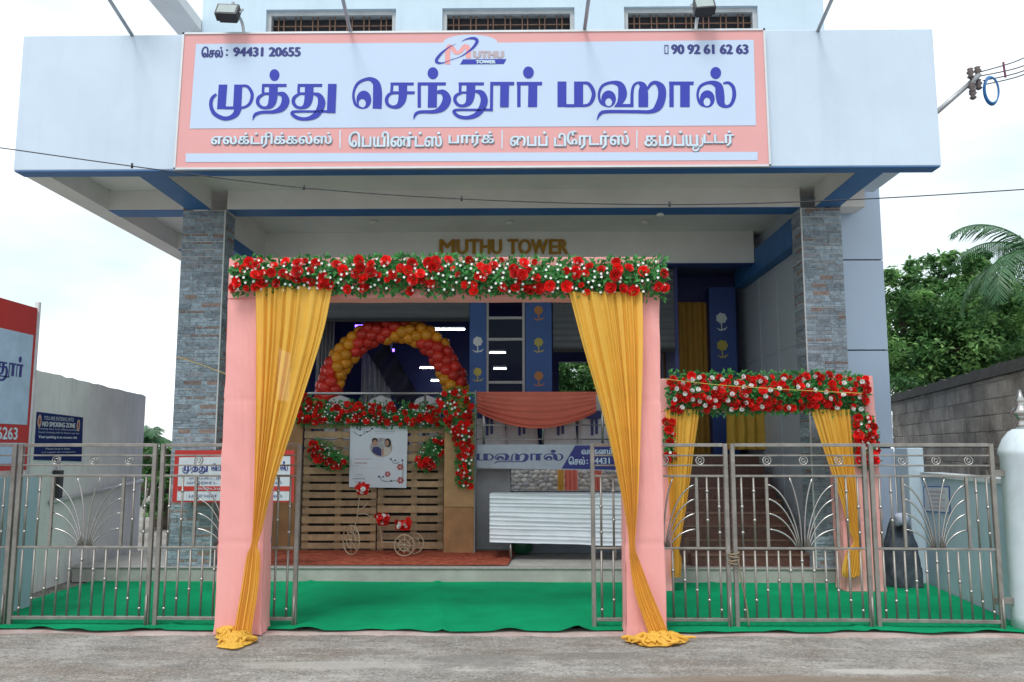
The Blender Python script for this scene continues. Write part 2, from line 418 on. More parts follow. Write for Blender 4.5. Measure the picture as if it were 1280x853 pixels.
# ================================================================== THE SETTING
def spaced(a, b, n): return [a + (b-a)*i/n for i in range(n+1)]
xs = [-300,-120,-50,-20,-10] + spaced(-7, 7, 110) + [10,20,50,120,300]
ys = [-60,-20,-6,0,3] + spaced(4.5, 8.4, 64) + [9,10,12,16,24,40,80,160,400]
def road_z(x, y):
    k = smoothstep(8.3, 7.9, y) * smoothstep(-2, 4.6, y) * smoothstep(8, 6.5, abs(x))
    z = (noise.noise((x*1.3, y*1.3, 0))*.010 + noise.noise((x*5, y*6, 3))*.005 + noise.noise((x*16, y*18, 5))*.0035) * k
    return z - .012 - .05*smoothstep(6.9, 5.6, y)
b = MB()
for y in ys:
    for x in xs: b.v.append(Vector((x, y, road_z(x, y))))
nx = len(xs)
for j in range(len(ys)-1):
    for i in range(nx-1):
        a = j*nx + i; b.f.append([a, a+1, a+nx+1, a+nx])
road_m = mat('road_cement', (.25,.24,.225), .92, var=.25, scale=1.4, bump=.6, bscale=50, c2=(.36,.345,.325), spec=.2)
t = road_m.node_tree; N = t.nodes; L = t.links
co = N['Texture Coordinate'] if 'Texture Coordinate' in N else [n for n in N if n.type == 'TEX_COORD'][0]
bs = N['Principled BSDF']; prev = bs.inputs['Base Color'].links[0].from_socket
def blotch(sock, sx, sy, sc_, lo, hi, c, amt, detail=8):
    mp_ = N.new('ShaderNodeMapping'); mp_.inputs['Scale'].default_value = (sx, sy, 1)
    n2 = N.new('ShaderNodeTexNoise'); n2.inputs['Scale'].default_value = sc_; n2.inputs['Detail'].default_value = detail; n2.inputs['Roughness'].default_value = .68
    r2 = N.new('ShaderNodeValToRGB'); r2.color_ramp.elements[0].position = lo; r2.color_ramp.elements[1].position = hi
    mx = N.new('ShaderNodeMix'); mx.data_type = 'RGBA'; mt = N.new('ShaderNodeMath'); mt.operation = 'MULTIPLY'; mt.inputs[1].default_value = amt
    L.new(co.outputs['Object'], mp_.inputs[0]); L.new(mp_.outputs[0], n2.inputs['Vector']); L.new(n2.outputs[0], r2.inputs[0])
    L.new(r2.outputs[0], mt.inputs[0]); L.new(mt.outputs[0], mx.inputs[0]); L.new(sock, mx.inputs[6]); mx.inputs[7].default_value = (*c, 1)
    return mx.outputs[2]
s = blotch(prev, .8, 3.0, 2.6, .48, .62, (.19,.18,.165), .6)
s = blotch(s, .7, 1.6, 1.1, .45, .68, (.19,.15,.12), .8)
s = blotch(s, .8, 2.2, 2.2, .52, .70, (.48,.455,.42), .6)
s = blotch(s, 1, 1.3, 9, .5, .64, (.18,.165,.15), .5, 6)
s = blotch(s, 1, 1, 30, .52, .64, (.12,.11,.10), .6, 3)
s = blotch(s, 1, 1, 48, .56, .66, (.56,.54,.51), .5, 2)
L.new(s, bs.inputs['Base Color'])
# damp red earth patch by the kerb
def spot(sock, cx, cy, rx, ry, c, amt):
    mp_ = N.new('ShaderNodeMapping'); mp_.vector_type = 'POINT'; mp_.inputs['Location'].default_value = (-cx/rx, -cy/ry, 0); mp_.inputs['Scale'].default_value = (1/rx, 1/ry, 0)
    n2 = N.new('ShaderNodeTexNoise'); n2.inputs['Scale'].default_value = 1.7; n2.inputs['Detail'].default_value = 8
    ad = N.new('ShaderNodeVectorMath'); ad.operation = 'MULTIPLY_ADD'; ad.inputs[1].default_value = (1.4,1.4,0)
    ln = N.new('ShaderNodeVectorMath'); ln.operation = 'LENGTH'
    r2 = N.new('ShaderNodeValToRGB'); r2.color_ramp.elements[0].position = .55; r2.color_ramp.elements[0].color = (1,1,1,1); r2.color_ramp.elements[1].position = 1.0; r2.color_ramp.elements[1].color = (0,0,0,1)
    sb = N.new('ShaderNodeVectorMath'); sb.operation = 'SUBTRACT'; sb.inputs[1].default_value = (.7,.7,0)
    L.new(co.outputs['Object'], mp_.inputs[0]); L.new(mp_.outputs[0], n2.inputs['Vector']); L.new(n2.outputs['Color'], ad.inputs[0]); L.new(mp_.outputs[0], ad.inputs[2])
    L.new(ad.outputs[0], sb.inputs[0]); L.new(sb.outputs[0], ln.inputs[0]); L.new(ln.outputs['Value'], r2.inputs[0])
    mx = N.new('ShaderNodeMix'); mx.data_type = 'RGBA'; mt = N.new('ShaderNodeMath'); mt.operation = 'MULTIPLY'; mt.inputs[1].default_value = amt
    L.new(r2.outputs[0], mt.inputs[0]); L.new(mt.outputs[0], mx.inputs[0]); L.new(sock, mx.inputs[6]); mx.inputs[7].default_value = (*c, 1)
    return mx.outputs[2]
s = spot(s, 1.55, 6.1, .75, .22, (.15,.085,.055), .85)
s = spot(s, -.35, 6.75, .55, .22, (.20,.19,.18), .6)
s = spot(s, 2.0, 6.15, 2.6, .30, (.22,.165,.125), .75)
s = spot(s, -2.5, 5.9, 2.5, .32, (.20,.165,.14), .6)
s = spot(s, 2.6, 6.5, .5, .08, (.55,.52,.49), .6)
s = spot(s, .6, 6.9, .7, .14, (.17,.155,.14), .6)
s = spot(s, -1.4, 6.6, .9, .12, (.46,.44,.41), .6)
L.new(s, bs.inputs['Base Color'])
ground = struct(b.build('ground', road_m, smooth=True))
b = MB(); rnd = random.Random(77)                  # loose grit on the road edge
for k in range(1500):
    x, y = rnd.uniform(-5,5), 5.4 + 2.15*rnd.random()**.8; r = .003 + .010*rnd.random()**4
    if noise.noise((x*1.2, y*2.2, 11)) < rnd.uniform(-.5,.25): continue
    z = road_z(x, y); q = [Vector((x + r*rnd.uniform(.7,1.3)*math.cos(a), y + r*rnd.uniform(.7,1.3)*math.sin(a), z)) for a in (0,1.26,2.5,3.8,5.0)]
    b.add(q + [Vector((x+rnd.uniform(-.3,.3)*r, y, z + r*rnd.uniform(.6,1.1)))], [[i,(i+1)%5,5] for i in range(5)])
o = b.build('grit', mat('grit_stone', (.30,.28,.25), .9, var=.4, scale=30)); tag(o, 'loose grit scattered along the edge of the road', 'grit', kind='stuff')

def xr(y): return 4.46 + (y-7.9)*.12            # foot of the boundary wall on the right
# painted threshold strip under the gates
b = MB()
b.grid(60, 2, lambda u, v: (-4.9 + u*9.2, 7.53 + v*.30 + noise.noise((u*14, 0, 2))*.03*(1-v), (.004 if v > .2 else -.02) + .002*noise.noise((u*40, v*3, 1))))
thr = mat('threshold_paint', (.44,.27,.25), .9, var=.25, scale=3, bump=.3, bscale=50, c2=(.42,.36,.34))
struct(b.build('gate_threshold_path', thr, smooth=True))

# green carpet with a loose, wavy front edge
def carpet(u, v):
    y = 7.70 + v*2.66; y -= (1-v)**6 * (.05 + .05*noise.noise((u*9, 0, 4)) + .02*math.sin(u*57))
    x = -5.2 + u*(xr(y) - .02 + 5.2)
    z = .016 + .010*max(0, noise.noise((x*1.1, y*2.0, 7))) + .02*max(0, noise.noise((x*2.6 + y, y*.7, 2)))**2
    z += smoothstep(.07, .0, v) * max(0, noise.noise((x*3.4, 0, 9))) * .05
    for cx_, sl_, a_ in ((-2.9,.25,.016),(-.9,-.12,.02),(.9,.35,.014),(2.6,-.3,.016)): z += a_*math.exp(-((x-cx_-sl_*(y-9)+.06*noise.noise((y*2,cx_,0)))/.035)**2)
    for cy_, a_ in ((8.55,.012),(9.5,.014)): z += a_*math.exp(-((y-cy_-.05*noise.noise((x*1.2,cy_,0)))/.03)**2)*max(0, noise.noise((x*.6,cy_,3))+.2)
    return (x, y, z)
b = MB(); b.grid(260, 110, carpet)
tag(b.build('carpet', green_carpet, smooth=True), 'bright green carpet spread on the forecourt behind the steel gates', 'carpet')

# ================================================================== THE HALL BUILDING
B = thing('hall_building', 'pale two-storey marriage hall with wide sign fascia over a pillared porch', 'building', (0, 10.4, 0))
XL, XR_, FY, FZ0, FZ1 = -5.58, 4.46, 8.85, 4.60, 6.15
b = MB(); b.box(XL, XR_, FY, FY+.2, FZ0, FZ1, .008); b.box(XL, XL+.2, FY+.2, 13.9, FZ0+.25, FZ1); b.box(XR_-.2, XR_, FY+.2, 10.6, FZ0+.25, FZ1)
fascia = b.build('fascia', white_paint, B)
b = MB()                                            # blue drip edge along the foot of the fascia
b.box(XL+.01, XR_-.01, FY+.006, FY+.196, FZ0-.012, FZ0-.001)
b.build('drip_edge', blue_paint, fascia)
b = MB(); b.box(XL+.2, XR_-.2, FY+.2, 12.8, 4.85, 4.97); b.build('porch_ceiling', soffit_paint, B)
def beam(x0, x1, y0, y1, z0, z1, m=soffit_paint, under=None):
    o = MB().box(x0, x1, y0, y1, z0, z1).build('beam', m, B)
    if under: MB().box(x0+.004, x1-.004, y0+.004, y1-.004, z0-.008, z0-.001).build('painted_underside', under, o)
    return o
beam(XL+.01, -5.3, FY+.2, 13.9, 4.6, 4.849)
beam(-4.29, -3.98, FY+.2, 10.39, 4.6, 4.849, under=blue_paint); beam(3.63, 3.93, FY+.2, 10.39, 4.6, 4.849, under=blue_paint)
beam(-5.3, -4.34, 10.40, 10.72, 4.6, 4.849, under=blue_paint); beam(-3.78, 3.45, 10.40, 10.72, 4.6, 4.849, under=blue_paint); beam(3.96, 4.26, 10.40, 10.72, 4.6, 4.849)
beam(-5.3, -4.201, 12.55, 12.8, 4.6, 4.849, under=blue_paint)
beam(-4.2, -3.949, 10.85, 12.7, 4.28, 4.849, soffit_paint, blue_paint)
MB().box(-3.95, -3.942, 10.86, 12.54, 4.25, 4.42).build('painted_band', blue_paint, B)
muthu = MB().box(-3.95, 3.44, 12.55, 12.8, 4.36, 4.849).build('beam', soffit_paint, B)
MB().box(-3.94, 3.43, 12.553, 12.79, 4.345, 4.358).build('painted_underside', deep_blue, muthu)
beam(3.45, 3.6, 10.80, 13.8, 4.20, 4.56, blue_paint)
# gold letters on the porch beam
gold_let = mat('gold_letters', (.42,.22,.03), .35, metal=.5, var=.1)
for ch, x0, x1 in (('M',550,569),('U',571.5,585),('T',586.5,599),('H',601,613),('U',615,627),('T',635,648),('O',648.5,664),('W',664.5,685),('E',687,697),('R',698.5,710)):
    p0 = at(x0, 318, 12.545); p1 = at(x1, 318, 12.545); ph = at(x0, 300, 12.545)
    text('letter', ch, gold_let, B, p0, (1,0,0), (0,0,1), (p1.x-p0.x)*.96, ph.z-p0.z, bold=.012, thick=.02)
for px, py in ((467, 276), (637, 277), (806, 276)):    # small ceiling lamps of the porch
    p = atz(px, py, 4.845); MB().lathe((p.x, p.y, 4.80), [(.05,0),(.06,.02),(.045,.045)], 12).build('ceiling_lamp', mat('lamp_white', (.7,.7,.68), .4), B, smooth=True)
p = atz(825, 267, 4.59); MB().lathe((p.x, p.y, 4.555), [(.04,0),(.05,.015),(.04,.035)], 12).build('ceiling_lamp', mat('lamp_white', (.7,.7,.68), .4), B, smooth=True)

# upper storey with three barred windows
UY = 10.4; uwx0, uwx1 = -4.215, 3.86; WZ0, WZ1 = 6.3, 7.28
wins = [(-3.377,-1.679), (-1.074,.644), (1.287,3.012)]
b = MB(); b.box(uwx0, uwx1, UY, UY+.25, 4.98, WZ0); b.box(uwx0, uwx1, UY, UY+.25, WZ1, 9.2)
cur = uwx0
for a, c in wins: b.box(cur, a, UY, UY+.25, WZ0, WZ1); cur = c
b.box(cur, uwx1, UY, UY+.25, WZ0, WZ1)
b.box(uwx0, uwx1, UY+.25, 18.2, 4.98, 5.1); b.box(uwx0, uwx0+.2, UY+.25, 18, 5.1, 9.2); b.box(uwx1-.2, uwx1, UY+.25, 18, 5.1, 9.2); b.box(uwx0, uwx1, 18, 18.2, 5.1, 9.2); b.box(uwx0, uwx1, UY+.25, 18, 9.0, 9.2)
b.build('upper_wall', wall_paint, B)
for a, c in wins:
    wn = MB().box(a+.06, c-.06, UY+.16, UY+.18, WZ0, WZ1-.07).build('window', dark, B)
    f = MB(); f.box(a, a+.055, UY+.05, UY+.2, WZ0, WZ1); f.box(c-.055, c, UY+.05, UY+.2, WZ0, WZ1); f.box(a+.055, c-.055, UY+.05, UY+.2, WZ1-.06, WZ1)
    f.build('frame', mat('window_frame', (.45,.47,.48), .6), wn)
    g = MB(); x = a + .14; k = 0
    while x < c - .1:
        g.box(x-.007, x+.007, UY+.09, UY+.104, WZ0, WZ1-.061); x += (.07 if k % 2 == 0 else .155); k += 1
    for z in (6.42, 6.66, 6.90, 7.10): g.box(a+.056, c-.056, UY+.105, UY+.12, z-.007, z+.007)
    g.build('grille', iron, wn)
b = MB(); b.box(-4.57, -4.22, 8.2, 13, 7.0, 7.14); b.build('sunshade_slab', soffit_paint, B)

# columns clad with strips of split stone
stone_ms = [mat('stone_%d' % i, c, .75, var=.35, scale=22, bump=.4, bscale=50, rnd=.22, world=True) for i, c in enumerate([(.26,.32,.38),(.29,.36,.42),(.22,.26,.30),(.33,.40,.46),(.27,.20,.18),(.27,.29,.32)])]
joint_m = mat('pale_grout', (.48,.50,.51), .9)
def tile_mesh(i):                          # one elevation tile: two or three courses of split stone in relief
    rnd = random.Random(100+i); me = bpy.data.meshes.new('stone_strip'); b = MB(); mi = []
    hs = [.46,.54] if i % 3 else [.30,.40,.30]; z = 0.
    for h in hs:
        cuts = [0] + sorted(rnd.uniform(.2,.8) for _ in range(rnd.choice((1,1,2)))) + [1]
        for a, c in zip(cuts, cuts[1:]):
            d = rnd.uniform(.35, 1.0); b.box(a+.004, c-.004, 1-d, 1.0, z+.02, z+h-.03); k = 4 if rnd.random() < .11 else rnd.choice((0,1,2,3,5,0,1)); mi += [k]*6
        z += h
    me.from_pydata([tuple(v) for v in b.v], [], b.f)
    for m in stone_ms: me.materials.append(m)
    me.polygons.foreach_set('material_index', mi); me.update(); return me
tile_ms = [tile_mesh(i) for i in range(9)]
def column(x0, x1, y0, y1, z0, z1, seed):
    rnd = random.Random(seed)
    c = MB().box(x0, x1, y0, y1, z0, z1).build('column', joint_m, B)
    z = z0 + .01
    rowh = .098
    n = int((z1 - z0)/rowh)
    rowh = (z1-z0-.01)/n
    wts = [rnd.choice((.95,1.,1.05)) for _ in range(n)]; tot = sum(wts); acc = 0.
    for r in range(n):
        zz = z0 + .005 + (z1-z0-.01)*acc/tot; h = (z1-z0-.01)*wts[r]/tot - rnd.choice((.003,.003,.009)); acc += wts[r]
        cuts = [x0, x0 + (x1-x0)*rnd.choice((.3,.42,.55,.62)), x1] if r % 5 else [x0, x0+(x1-x0)*rnd.uniform(.2,.35), x0+(x1-x0)*rnd.uniform(.6,.75), x1]
        for a, d in zip(cuts, cuts[1:]):
            k = rnd.randrange(9); pr = rnd.uniform(.010, .016)
            inst('stone_strip', tile_ms[k], c, (a+.003, y0-pr, zz), sc_=(d-a-.006, pr+.001, h))
        for sx in ((x1,) if x0 < 0 else (x0,)):        # the side that faces the entrance
            k = rnd.randrange(9); pr = rnd.uniform(.008, .012)
            inst('stone_strip', tile_ms[k], c, ((sx+pr, y0+.004, zz) if x0 < 0 else (sx-pr, y1-.004, zz)), (0,0,R(90) if x0 < 0 else R(-90)), (y1-y0-.008, pr+.001, h))
    MB().box(x1-.004 if x0 < 0 else x0-.012, x1+.012 if x0 < 0 else x0+.004, y0-.016, y0-.0005, z0, z1).build('corner_trim', mat('pale_trim', (.6,.62,.62), .6), c)
    return c
column(-4.337, -3.80, 10.4, 10.75, .172, 4.585, 1)
column(3.455, 3.95, 10.4, 10.78, .172, 4.585, 2)

# plinth, porch floor, raised hall floor, stairs
b = MB(); b.box(-5.45, 3.952, 10.36, 18, 0, .165, .006); pl = b.build('plinth', plinth_m, B)
b = MB(); b.box(-5.47, 3.951, 10.345, 10.5, .1655, .185, .004); b.build('plinth_nosing', mat('grey_granite', (.34,.33,.32), .4, var=.2, scale=30), pl)
SF = 1.50
b = MB(); b.box(-3.93, 1.94, 12.08, 18, 1.30, SF); b.box(1.94, 3.6, 12.95, 18, 1.30, SF); b.build('hall_floor', mat('floor_tile', (.42,.42,.43), .3, var=.1), B)
st = MB().box(1.96, 2.02, 10.75, 12.9, .17, .5).build('stair', granite, B)
n = 9; rise = (SF-.17)/n; run = .262
for i in range(n):
    y0 = 10.62 + i*run
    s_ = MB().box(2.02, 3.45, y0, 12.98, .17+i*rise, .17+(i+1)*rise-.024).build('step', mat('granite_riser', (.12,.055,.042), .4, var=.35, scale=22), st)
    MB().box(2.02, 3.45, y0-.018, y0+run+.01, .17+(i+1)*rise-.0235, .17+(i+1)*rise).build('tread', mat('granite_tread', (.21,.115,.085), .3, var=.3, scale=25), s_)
# right inner wall, its panels, and the blue-grey end wall
b = MB(); b.box(3.61, 3.9, 10.80, 18, .17, 4.849); rw = b.build('side_wall', clad_in, B)
pz = [.2, 1.55, 2.95, 4.19]
for y0, y1 in ((10.82, 12.0), (12.03, 12.9), (12.93, 13.75)):
    for z0, z1 in zip(pz, pz[1:]): MB().box(3.598, 3.609, y0+.008, y1-.008, z0+.006, z1-.006).build('cladding_panel', clad_in, rw)
b = MB(); b.box(3.955, 4.58, 10.80, 18, 0, 6.1); ew = b.build('end_wall', dark, B)
for z0, z1 in zip([.0, 1.6, 2.83, 4.0, 5.17], [1.6, 2.83, 4.0, 5.17, 6.1]):
    MB().box(3.957, 4.60, 10.765, 10.799, z0+.008, z1-.008, .003).build('cladding_panel', clad, ew)
    MB().box(4.581, 4.605, 10.80, 18, z0+.008, z1-.008).build('cladding_panel', clad, ew)
MB().box(4.61, 4.80, 10.4, 10.76, 0, 1.6, .01).build('wall_stub', wall_paint, B)

# hall front: shutters, pilasters, glazed bay
HY = 12.85
shut_m = mat('shutter_steel', (.16,.17,.19), .5, metal=.4, var=.12)
def shutter(x0, x1, z0, z1):
    o = MB().box(x0, x1, HY+.05, HY+.07, z0, z1).build('shutter', shut_m, B)
    n = int((z1-z0)/.095)
    for i in range(n):
        a = z0 + i*(z1-z0)/n; h = (z1-z0)/n
        MB().add([(x0,HY+.048,a),(x1,HY+.048,a),(x0,HY+.018,a+h*.35),(x1,HY+.018,a+h*.35),(x0,HY+.048,a+h*.95),(x1,HY+.048,a+h*.95)], [[0,1,3,2],[2,3,5,4]]).build('slat', shut_m, o)
    MB().box(x0, x1, HY+.02, HY+.08, z0-.05, z0-.001).build('bottom_bar', dark, o)
    return o
shutter(-3.9, -.86, 3.58, 4.34); shutter(.42, 2.28, 3.10, 4.34)
pil = []
for x0, x1 in ((-.854, -.60), (.0, .40)):
    pil.append(MB().box(x0, x1, HY, HY+.3, SF, 4.34).build('pilaster', mat('pilaster_blue', (.018,.075,.26), .55, var=.12), B))
pil.append(MB().box(2.98, 3.40, 13.62, 13.85, SF, 4.19).build('pilaster', deep_blue, B))
yel = mat('painted_flower_yellow', (.40,.33,.06), .6); whi = mat('painted_flower_white', (.55,.58,.6), .6); ora = mat('painted_flower_orange', (.40,.16,.04), .6)
def flower_motif(pr, x, y, z, r, m):
    b = MB()
    for k in range(7):
        a = 2*math.pi*k/7; c = Vector((x + math.cos(a)*r*.6, y-.0015-k*.0003, z + math.sin(a)*r*.6))
        b.add([c + Vector((math.cos(t)*r*.42, 0, math.sin(t)*r*.42)) for t in [2*math.pi*q/8 for q in range(8)]], [list(range(8))[::-1]])
    b.add([(x + math.cos(t)*r*.35, y-.005, z + math.sin(t)*r*.35) for t in [2*math.pi*q/10 for q in range(10)]], [list(range(10))[::-1]])
    b.add([(x-.01,y-.0015,z-r),(x+.01,y-.0015,z-r),(x+.01,y-.0015,z-2.3*r),(x-.01,y-.0015,z-2.3*r)], [[3,2,1,0]])
    b.add([(x,y-.0018,z-2.1*r),(x+.1*1.0,y-.0018,z-1.5*r),(x+.05,y-.0018,z-2.2*r)], [[0,1,2]]); b.add([(x,y-.0018,z-2.1*r),(x-.09,y-.0018,z-1.7*r),(x-.03,y-.0018,z-2.3*r)], [[0,2,1]])
    b.build('painted_flower', m, pr)
flower_motif(pil[0], -.73, HY, at(598,427,HY).z, .075, whi); flower_motif(pil[0], -.73, HY, at(598,465,HY).z, .065, yel)
for py, m in ((388, ora), (428, yel), (470, ora)): flower_motif(pil[1], .2, HY, at(673,py,HY).z, .07, m)
for py, m in ((398, whi), (432, yel)): flower_motif(pil[2], 3.17, 13.62, at(888,py,13.62).z, .09, m)
gz = [SF, at(630,478,HY).z, at(630,424,HY).z, 3.58]
gb = MB(); 
for x in (-.585, -.03): gb.box(x-.02, x+.02, HY+.02, HY+.08, SF, 3.9)
for z in gz[1:]: gb.box(-.565, -.05, HY+.02, HY+.08, z-.02, z+.02)
gw = gb.build('glazed_frame', mat('window_alloy', (.30,.29,.30), .5, metal=.3), B)
for z0, z1 in zip(gz, gz[1:]): MB().box(-.565, -.05, HY+.045, HY+.052, z0+.02, z1-.02).build('pane', glass, gw)
MB().box(-.585, -.03, HY+.03, HY+.07, 3.9, 4.34).build('glazing_head', shut_m, B)
# hall interior shell
b = MB()
b.box(-4.0, -3.9, 12.81, 18, 1.0*.17, 1.30); b.box(-4.0, -3.9, 12.81, 18, SF, 2.35); b.box(-4.0, -3.9, 12.81, 18, 3.2, 4.849); b.box(-4.0, -3.9, 12.81, 13.15, 2.35, 3.2); b.box(-4.0, -3.9, 14.3, 18, 2.35, 3.2)
b.build('hall_side_wall', hall_blue, B)
b = MB(); b.box(-3.9, .7, 17.8, 18, SF, 4.6); b.box(.7, 1.9, 17.8, 18, SF, 2.1); b.box(.7, 1.9, 17.8, 18, 3.4, 4.6); b.box(1.9, 3.6, 17.8, 18, SF, 4.6); b.build('hall_back_wall', hall_blue, B)
b = MB(); b.box(-3.9, 3.6, 12.81, 17.8, 4.5, 4.6); b.build('hall_ceiling', mat('hall_ceiling_paint', (.10,.11,.24), .6), B)
b = MB(); b.box(2.29, 2.35, HY+.1, 17.8, SF, 4.5); b.box(2.29, 3.6, 14.3, 14.4, SF, 4.5); b.build('hall_partition', hall_blue, B)
# basement: side piers and rear wall with an opening
base_m = mat('basement_paint', (.34,.36,.38), .8, var=.1)
for q in ((-3.9,-3.2,12.3,12.6), (-.72,-.22,12.3,12.7), (1.62,1.93,12.1,12.5)): MB().box(*q, .17, 1.299).build('basement_pier', base_m, B)
b = MB(); b.box(-3.9, -.3, 17.6, 17.8, .17, 1.299); b.box(-.3, 2.4, 17.6, 17.8, .17, .72); b.box(2.4, 3.6, 17.6, 17.8, .17, 1.299); b.build('basement_wall', base_m, B)
b = MB(); b.box(-.1, 1.92, 11.9, 12.05, .17, .62); b.build('low_wall', mat('low_wall_paint', (.22,.26,.32), .7, var=.1), B)
MB().box(2.03, 2.09, 12.98, 17.6, .17, 1.299).build('basement_side_wall', mat('basement_paint', (.34,.36,.38), .8), B)

# ================================================================== SIGNS
SY = FY - .07
sb = thing('signboard', 'long pink and white banner sign with big blue Tamil lettering on the fascia', 'signboard', at(590, 208, SY))
def quad_px(name, m, parent, pts, Y, th=.0):
    q = [at(x, y, Y) for x, y in pts]
    b = MB()
    if th > 0:
        b.add(q + [p + Vector((0, th, 0)) for p in q], [[0,1,2,3],[7,6,5,4],[0,4,5,1],[1,5,6,2],[2,6,7,3],[3,7,4,0]])
    else: b.add(q, [list(range(len(q)))])
    return b.build(name, m, parent)
quad_px('board', sign_pink, sb, [(219,210),(961,206),(954,38),(230,43)], SY, .06)
fr = MB()
def bar_px(bld, p0, p1, Y, w0, d=.03):
    a, c = at(*p0, Y), at(*p1, Y); dr = (c-a).normalized(); up = Vector((-dr.z, 0, dr.x))
    bld.obox((a+c)/2 + Vector((0, d/2 - .004, 0)), dr*((c-a).length/2 + w0/2), Vector((0, d/2, 0)), up*w0/2)
for p0, p1 in (((218,210.5),(229.5,42)),((962.5,206.5),(955,37)),((218,211),(962.5,207)),((229.5,42),(955,37))): bar_px(fr, p0, p1, SY-.006, .022, .05)
fr.build('frame', alum, sb)
wp = [(237,161),(945,157),(942,50)]
arc = [(617.5 + 32*math.cos(a)*-1 if False else 588 + 34*math.cos(a), 53.5 - 10*math.sin(a)) for a in [math.pi*i/14 for i in range(15)]]
quad_px('white_panel', sign_white, sb, wp + arc + [(245,55)], SY-.004)
quad_px('white_stripe', sign_white, sb, [(232,203),(947,200.5),(947,190),(232,192)], SY-.004)
f_main = lambda x, y, k: at(x, y, SY - .007 - k)
for key in ('mu','th','thu','se','sa','n','thuu','r','ma','ha','aa','l'): letter('letter', key, sign_blue, sb, f_main)
def text_px(name, body, m, parent, x0, x1, ytop, ybot, Y, bold=0., thick=0., slope=0., split=True):
    p0 = at(x0, ybot, Y); p1 = at(x1, ybot + slope*(x1-x0), Y); ph = at(x0, ytop, Y)
    return text(name, body, m, parent, p0, p1-p0, (0,0,1), (p1-p0).length, ph.z-p0.z, bold, thick, split)
def ribbon_px(name, pts, m, parent, Y):
    q = catmull(pts, 6); vs = []
    for i in range(len(q)):
        a = q[max(i-1,0)]; c = q[min(i+1,len(q)-1)]; tx, ty = c[0]-a[0], c[1]-a[1]; l = math.hypot(tx,ty) or 1; h = q[i][2]/2
        vs += [at(q[i][0]-ty/l*h, q[i][1]+tx/l*h, Y), at(q[i][0]+ty/l*h, q[i][1]-tx/l*h, Y)]
    return MB().add(vs, [[2*i,2*i+1,2*i+3,2*i+2] for i in range(len(q)-1)]).build(name, m, parent)
let_white = mat('letter_white', (.60,.74,.86), .4); let_shadow = mat('letter_edge_grey', (.22,.25,.30), .5)
rows = [('எலக்ட்ரிக்கல்ஸ்',264,414,166,184), ('\u0bc6பயிண்ட்ஸ்',436,552,165,184), ('பார்க்',561,617,165,183), ('\u0bc8பப்',638,684,165,183), ('டி',693,707,167,183), ('\u0bc7ரடர்ஸ்',709,786,164,186), ('கம்ப்',806,855,164,183), ('ய',857.5,872,169,183), ('ட்டர்',880,917,164,183)]
for body, x0, x1, yt, yb in rows:
    for q, m, dd, Yq in ((.8, let_shadow, 1.2, SY-.004), (0, let_white, 0, SY-.009)):
        text_px('lettering', body, m, sb, x0+q, x1+q, yt+dd, yb+dd, Yq, .0055, .002, -.004, split=False)
for q, m, Yq in ((1.0, let_shadow, SY-.0045), (0, let_white, SY-.0095)):
    ribbon_px('lettering', [(872+q,169+q,1.8),(872+q,180+q,2.2),(873+q,186+q,2.2),(869+q,188.5+q,2.2),(866+q,186+q,2),(868+q,183.5+q,1.8),(874+q,183.5+q,1.8),(878+q,180+q,2),(877.5+q,172+q,1.8)], m, sb, Yq)
for x in (425, 627.5, 796): quad_px('divider', let_white, sb, [(x-.8,186),(x+.8,186),(x+1,163),(x-.6,163)], SY-.006)
text_px('lettering', '\u0bc6சல்', ink_blue, sb, 252, 278, 58.5, 72, SY-.006, .006)
text_px('lettering', ':', ink_blue, sb, 282.5, 284.5, 62, 70, SY-.006, .004)
text_px('lettering', '94431 20655', ink_blue, sb, 292, 375, 59.5, 70.5, SY-.006, .009)
text_px('lettering', '90 92 61 62 63', ink_blue, sb, 840, 935, 56, 67.5, SY-.006, .009)
b = MB(); bar_px(b, (831,57),(831,67), SY-.006, .008, .002); bar_px(b, (835,57),(835,67), SY-.006, .008, .002); bar_px(b, (831,57),(835,57), SY-.006, .008, .002); bar_px(b, (831,67),(835,67), SY-.006, .008, .002); b.build('phone_mark', ink_blue, sb)
# the round-M emblem: oval swoosh, pink M, blue slanted bar
def LG(x, y): return (530 + x/10.667, 35 + y/10.667)
def lgp(*q): return [(*LG(a[0], a[1]), a[2]/10.667) for a in q]
em_pink = mat('emblem_pink', (.78,.34,.34), .4)
ribbon_px('emblem_stroke', lgp((315,485,70),(318,300,66),(335,250,56),(375,265,58),(420,325,52),(450,335,40),(490,310,52),(540,250,56),(585,265,60),(592,330,66),(592,405,70)), em_pink, sb, SY-.0065)
ribbon_px('emblem_oval', lgp((490,185,2),(580,145,18),(670,140,36),(708,175,44),(670,245,34),(600,310,22),(500,375,10),(360,430,4)), sign_blue, sb, SY-.0085)
ribbon_px('emblem_oval', lgp((430,210,2),(330,260,12),(230,340,30),(165,430,40),(190,465,30),(270,462,10),(410,400,2)), sign_blue, sb, SY-.009)
quad_px('emblem_bar', sign_blue, sb, [LG(480,488),LG(1065,482),LG(1100,415),LG(520,420)], SY-.0065)
text_px('lettering', 'UTHU', mat('emblem_grey', (.50,.42,.46), .4), sb, *[LG(665,0)[0], LG(1055,0)[0], LG(0,312)[1], LG(0,400)[1]], SY-.0065, .012)
text_px('lettering', 'TOWER', let_white, sb, *[LG(695,0)[0], LG(950,0)[0], LG(0,432)[1], LG(0,474)[1]], SY-.0095, .006)

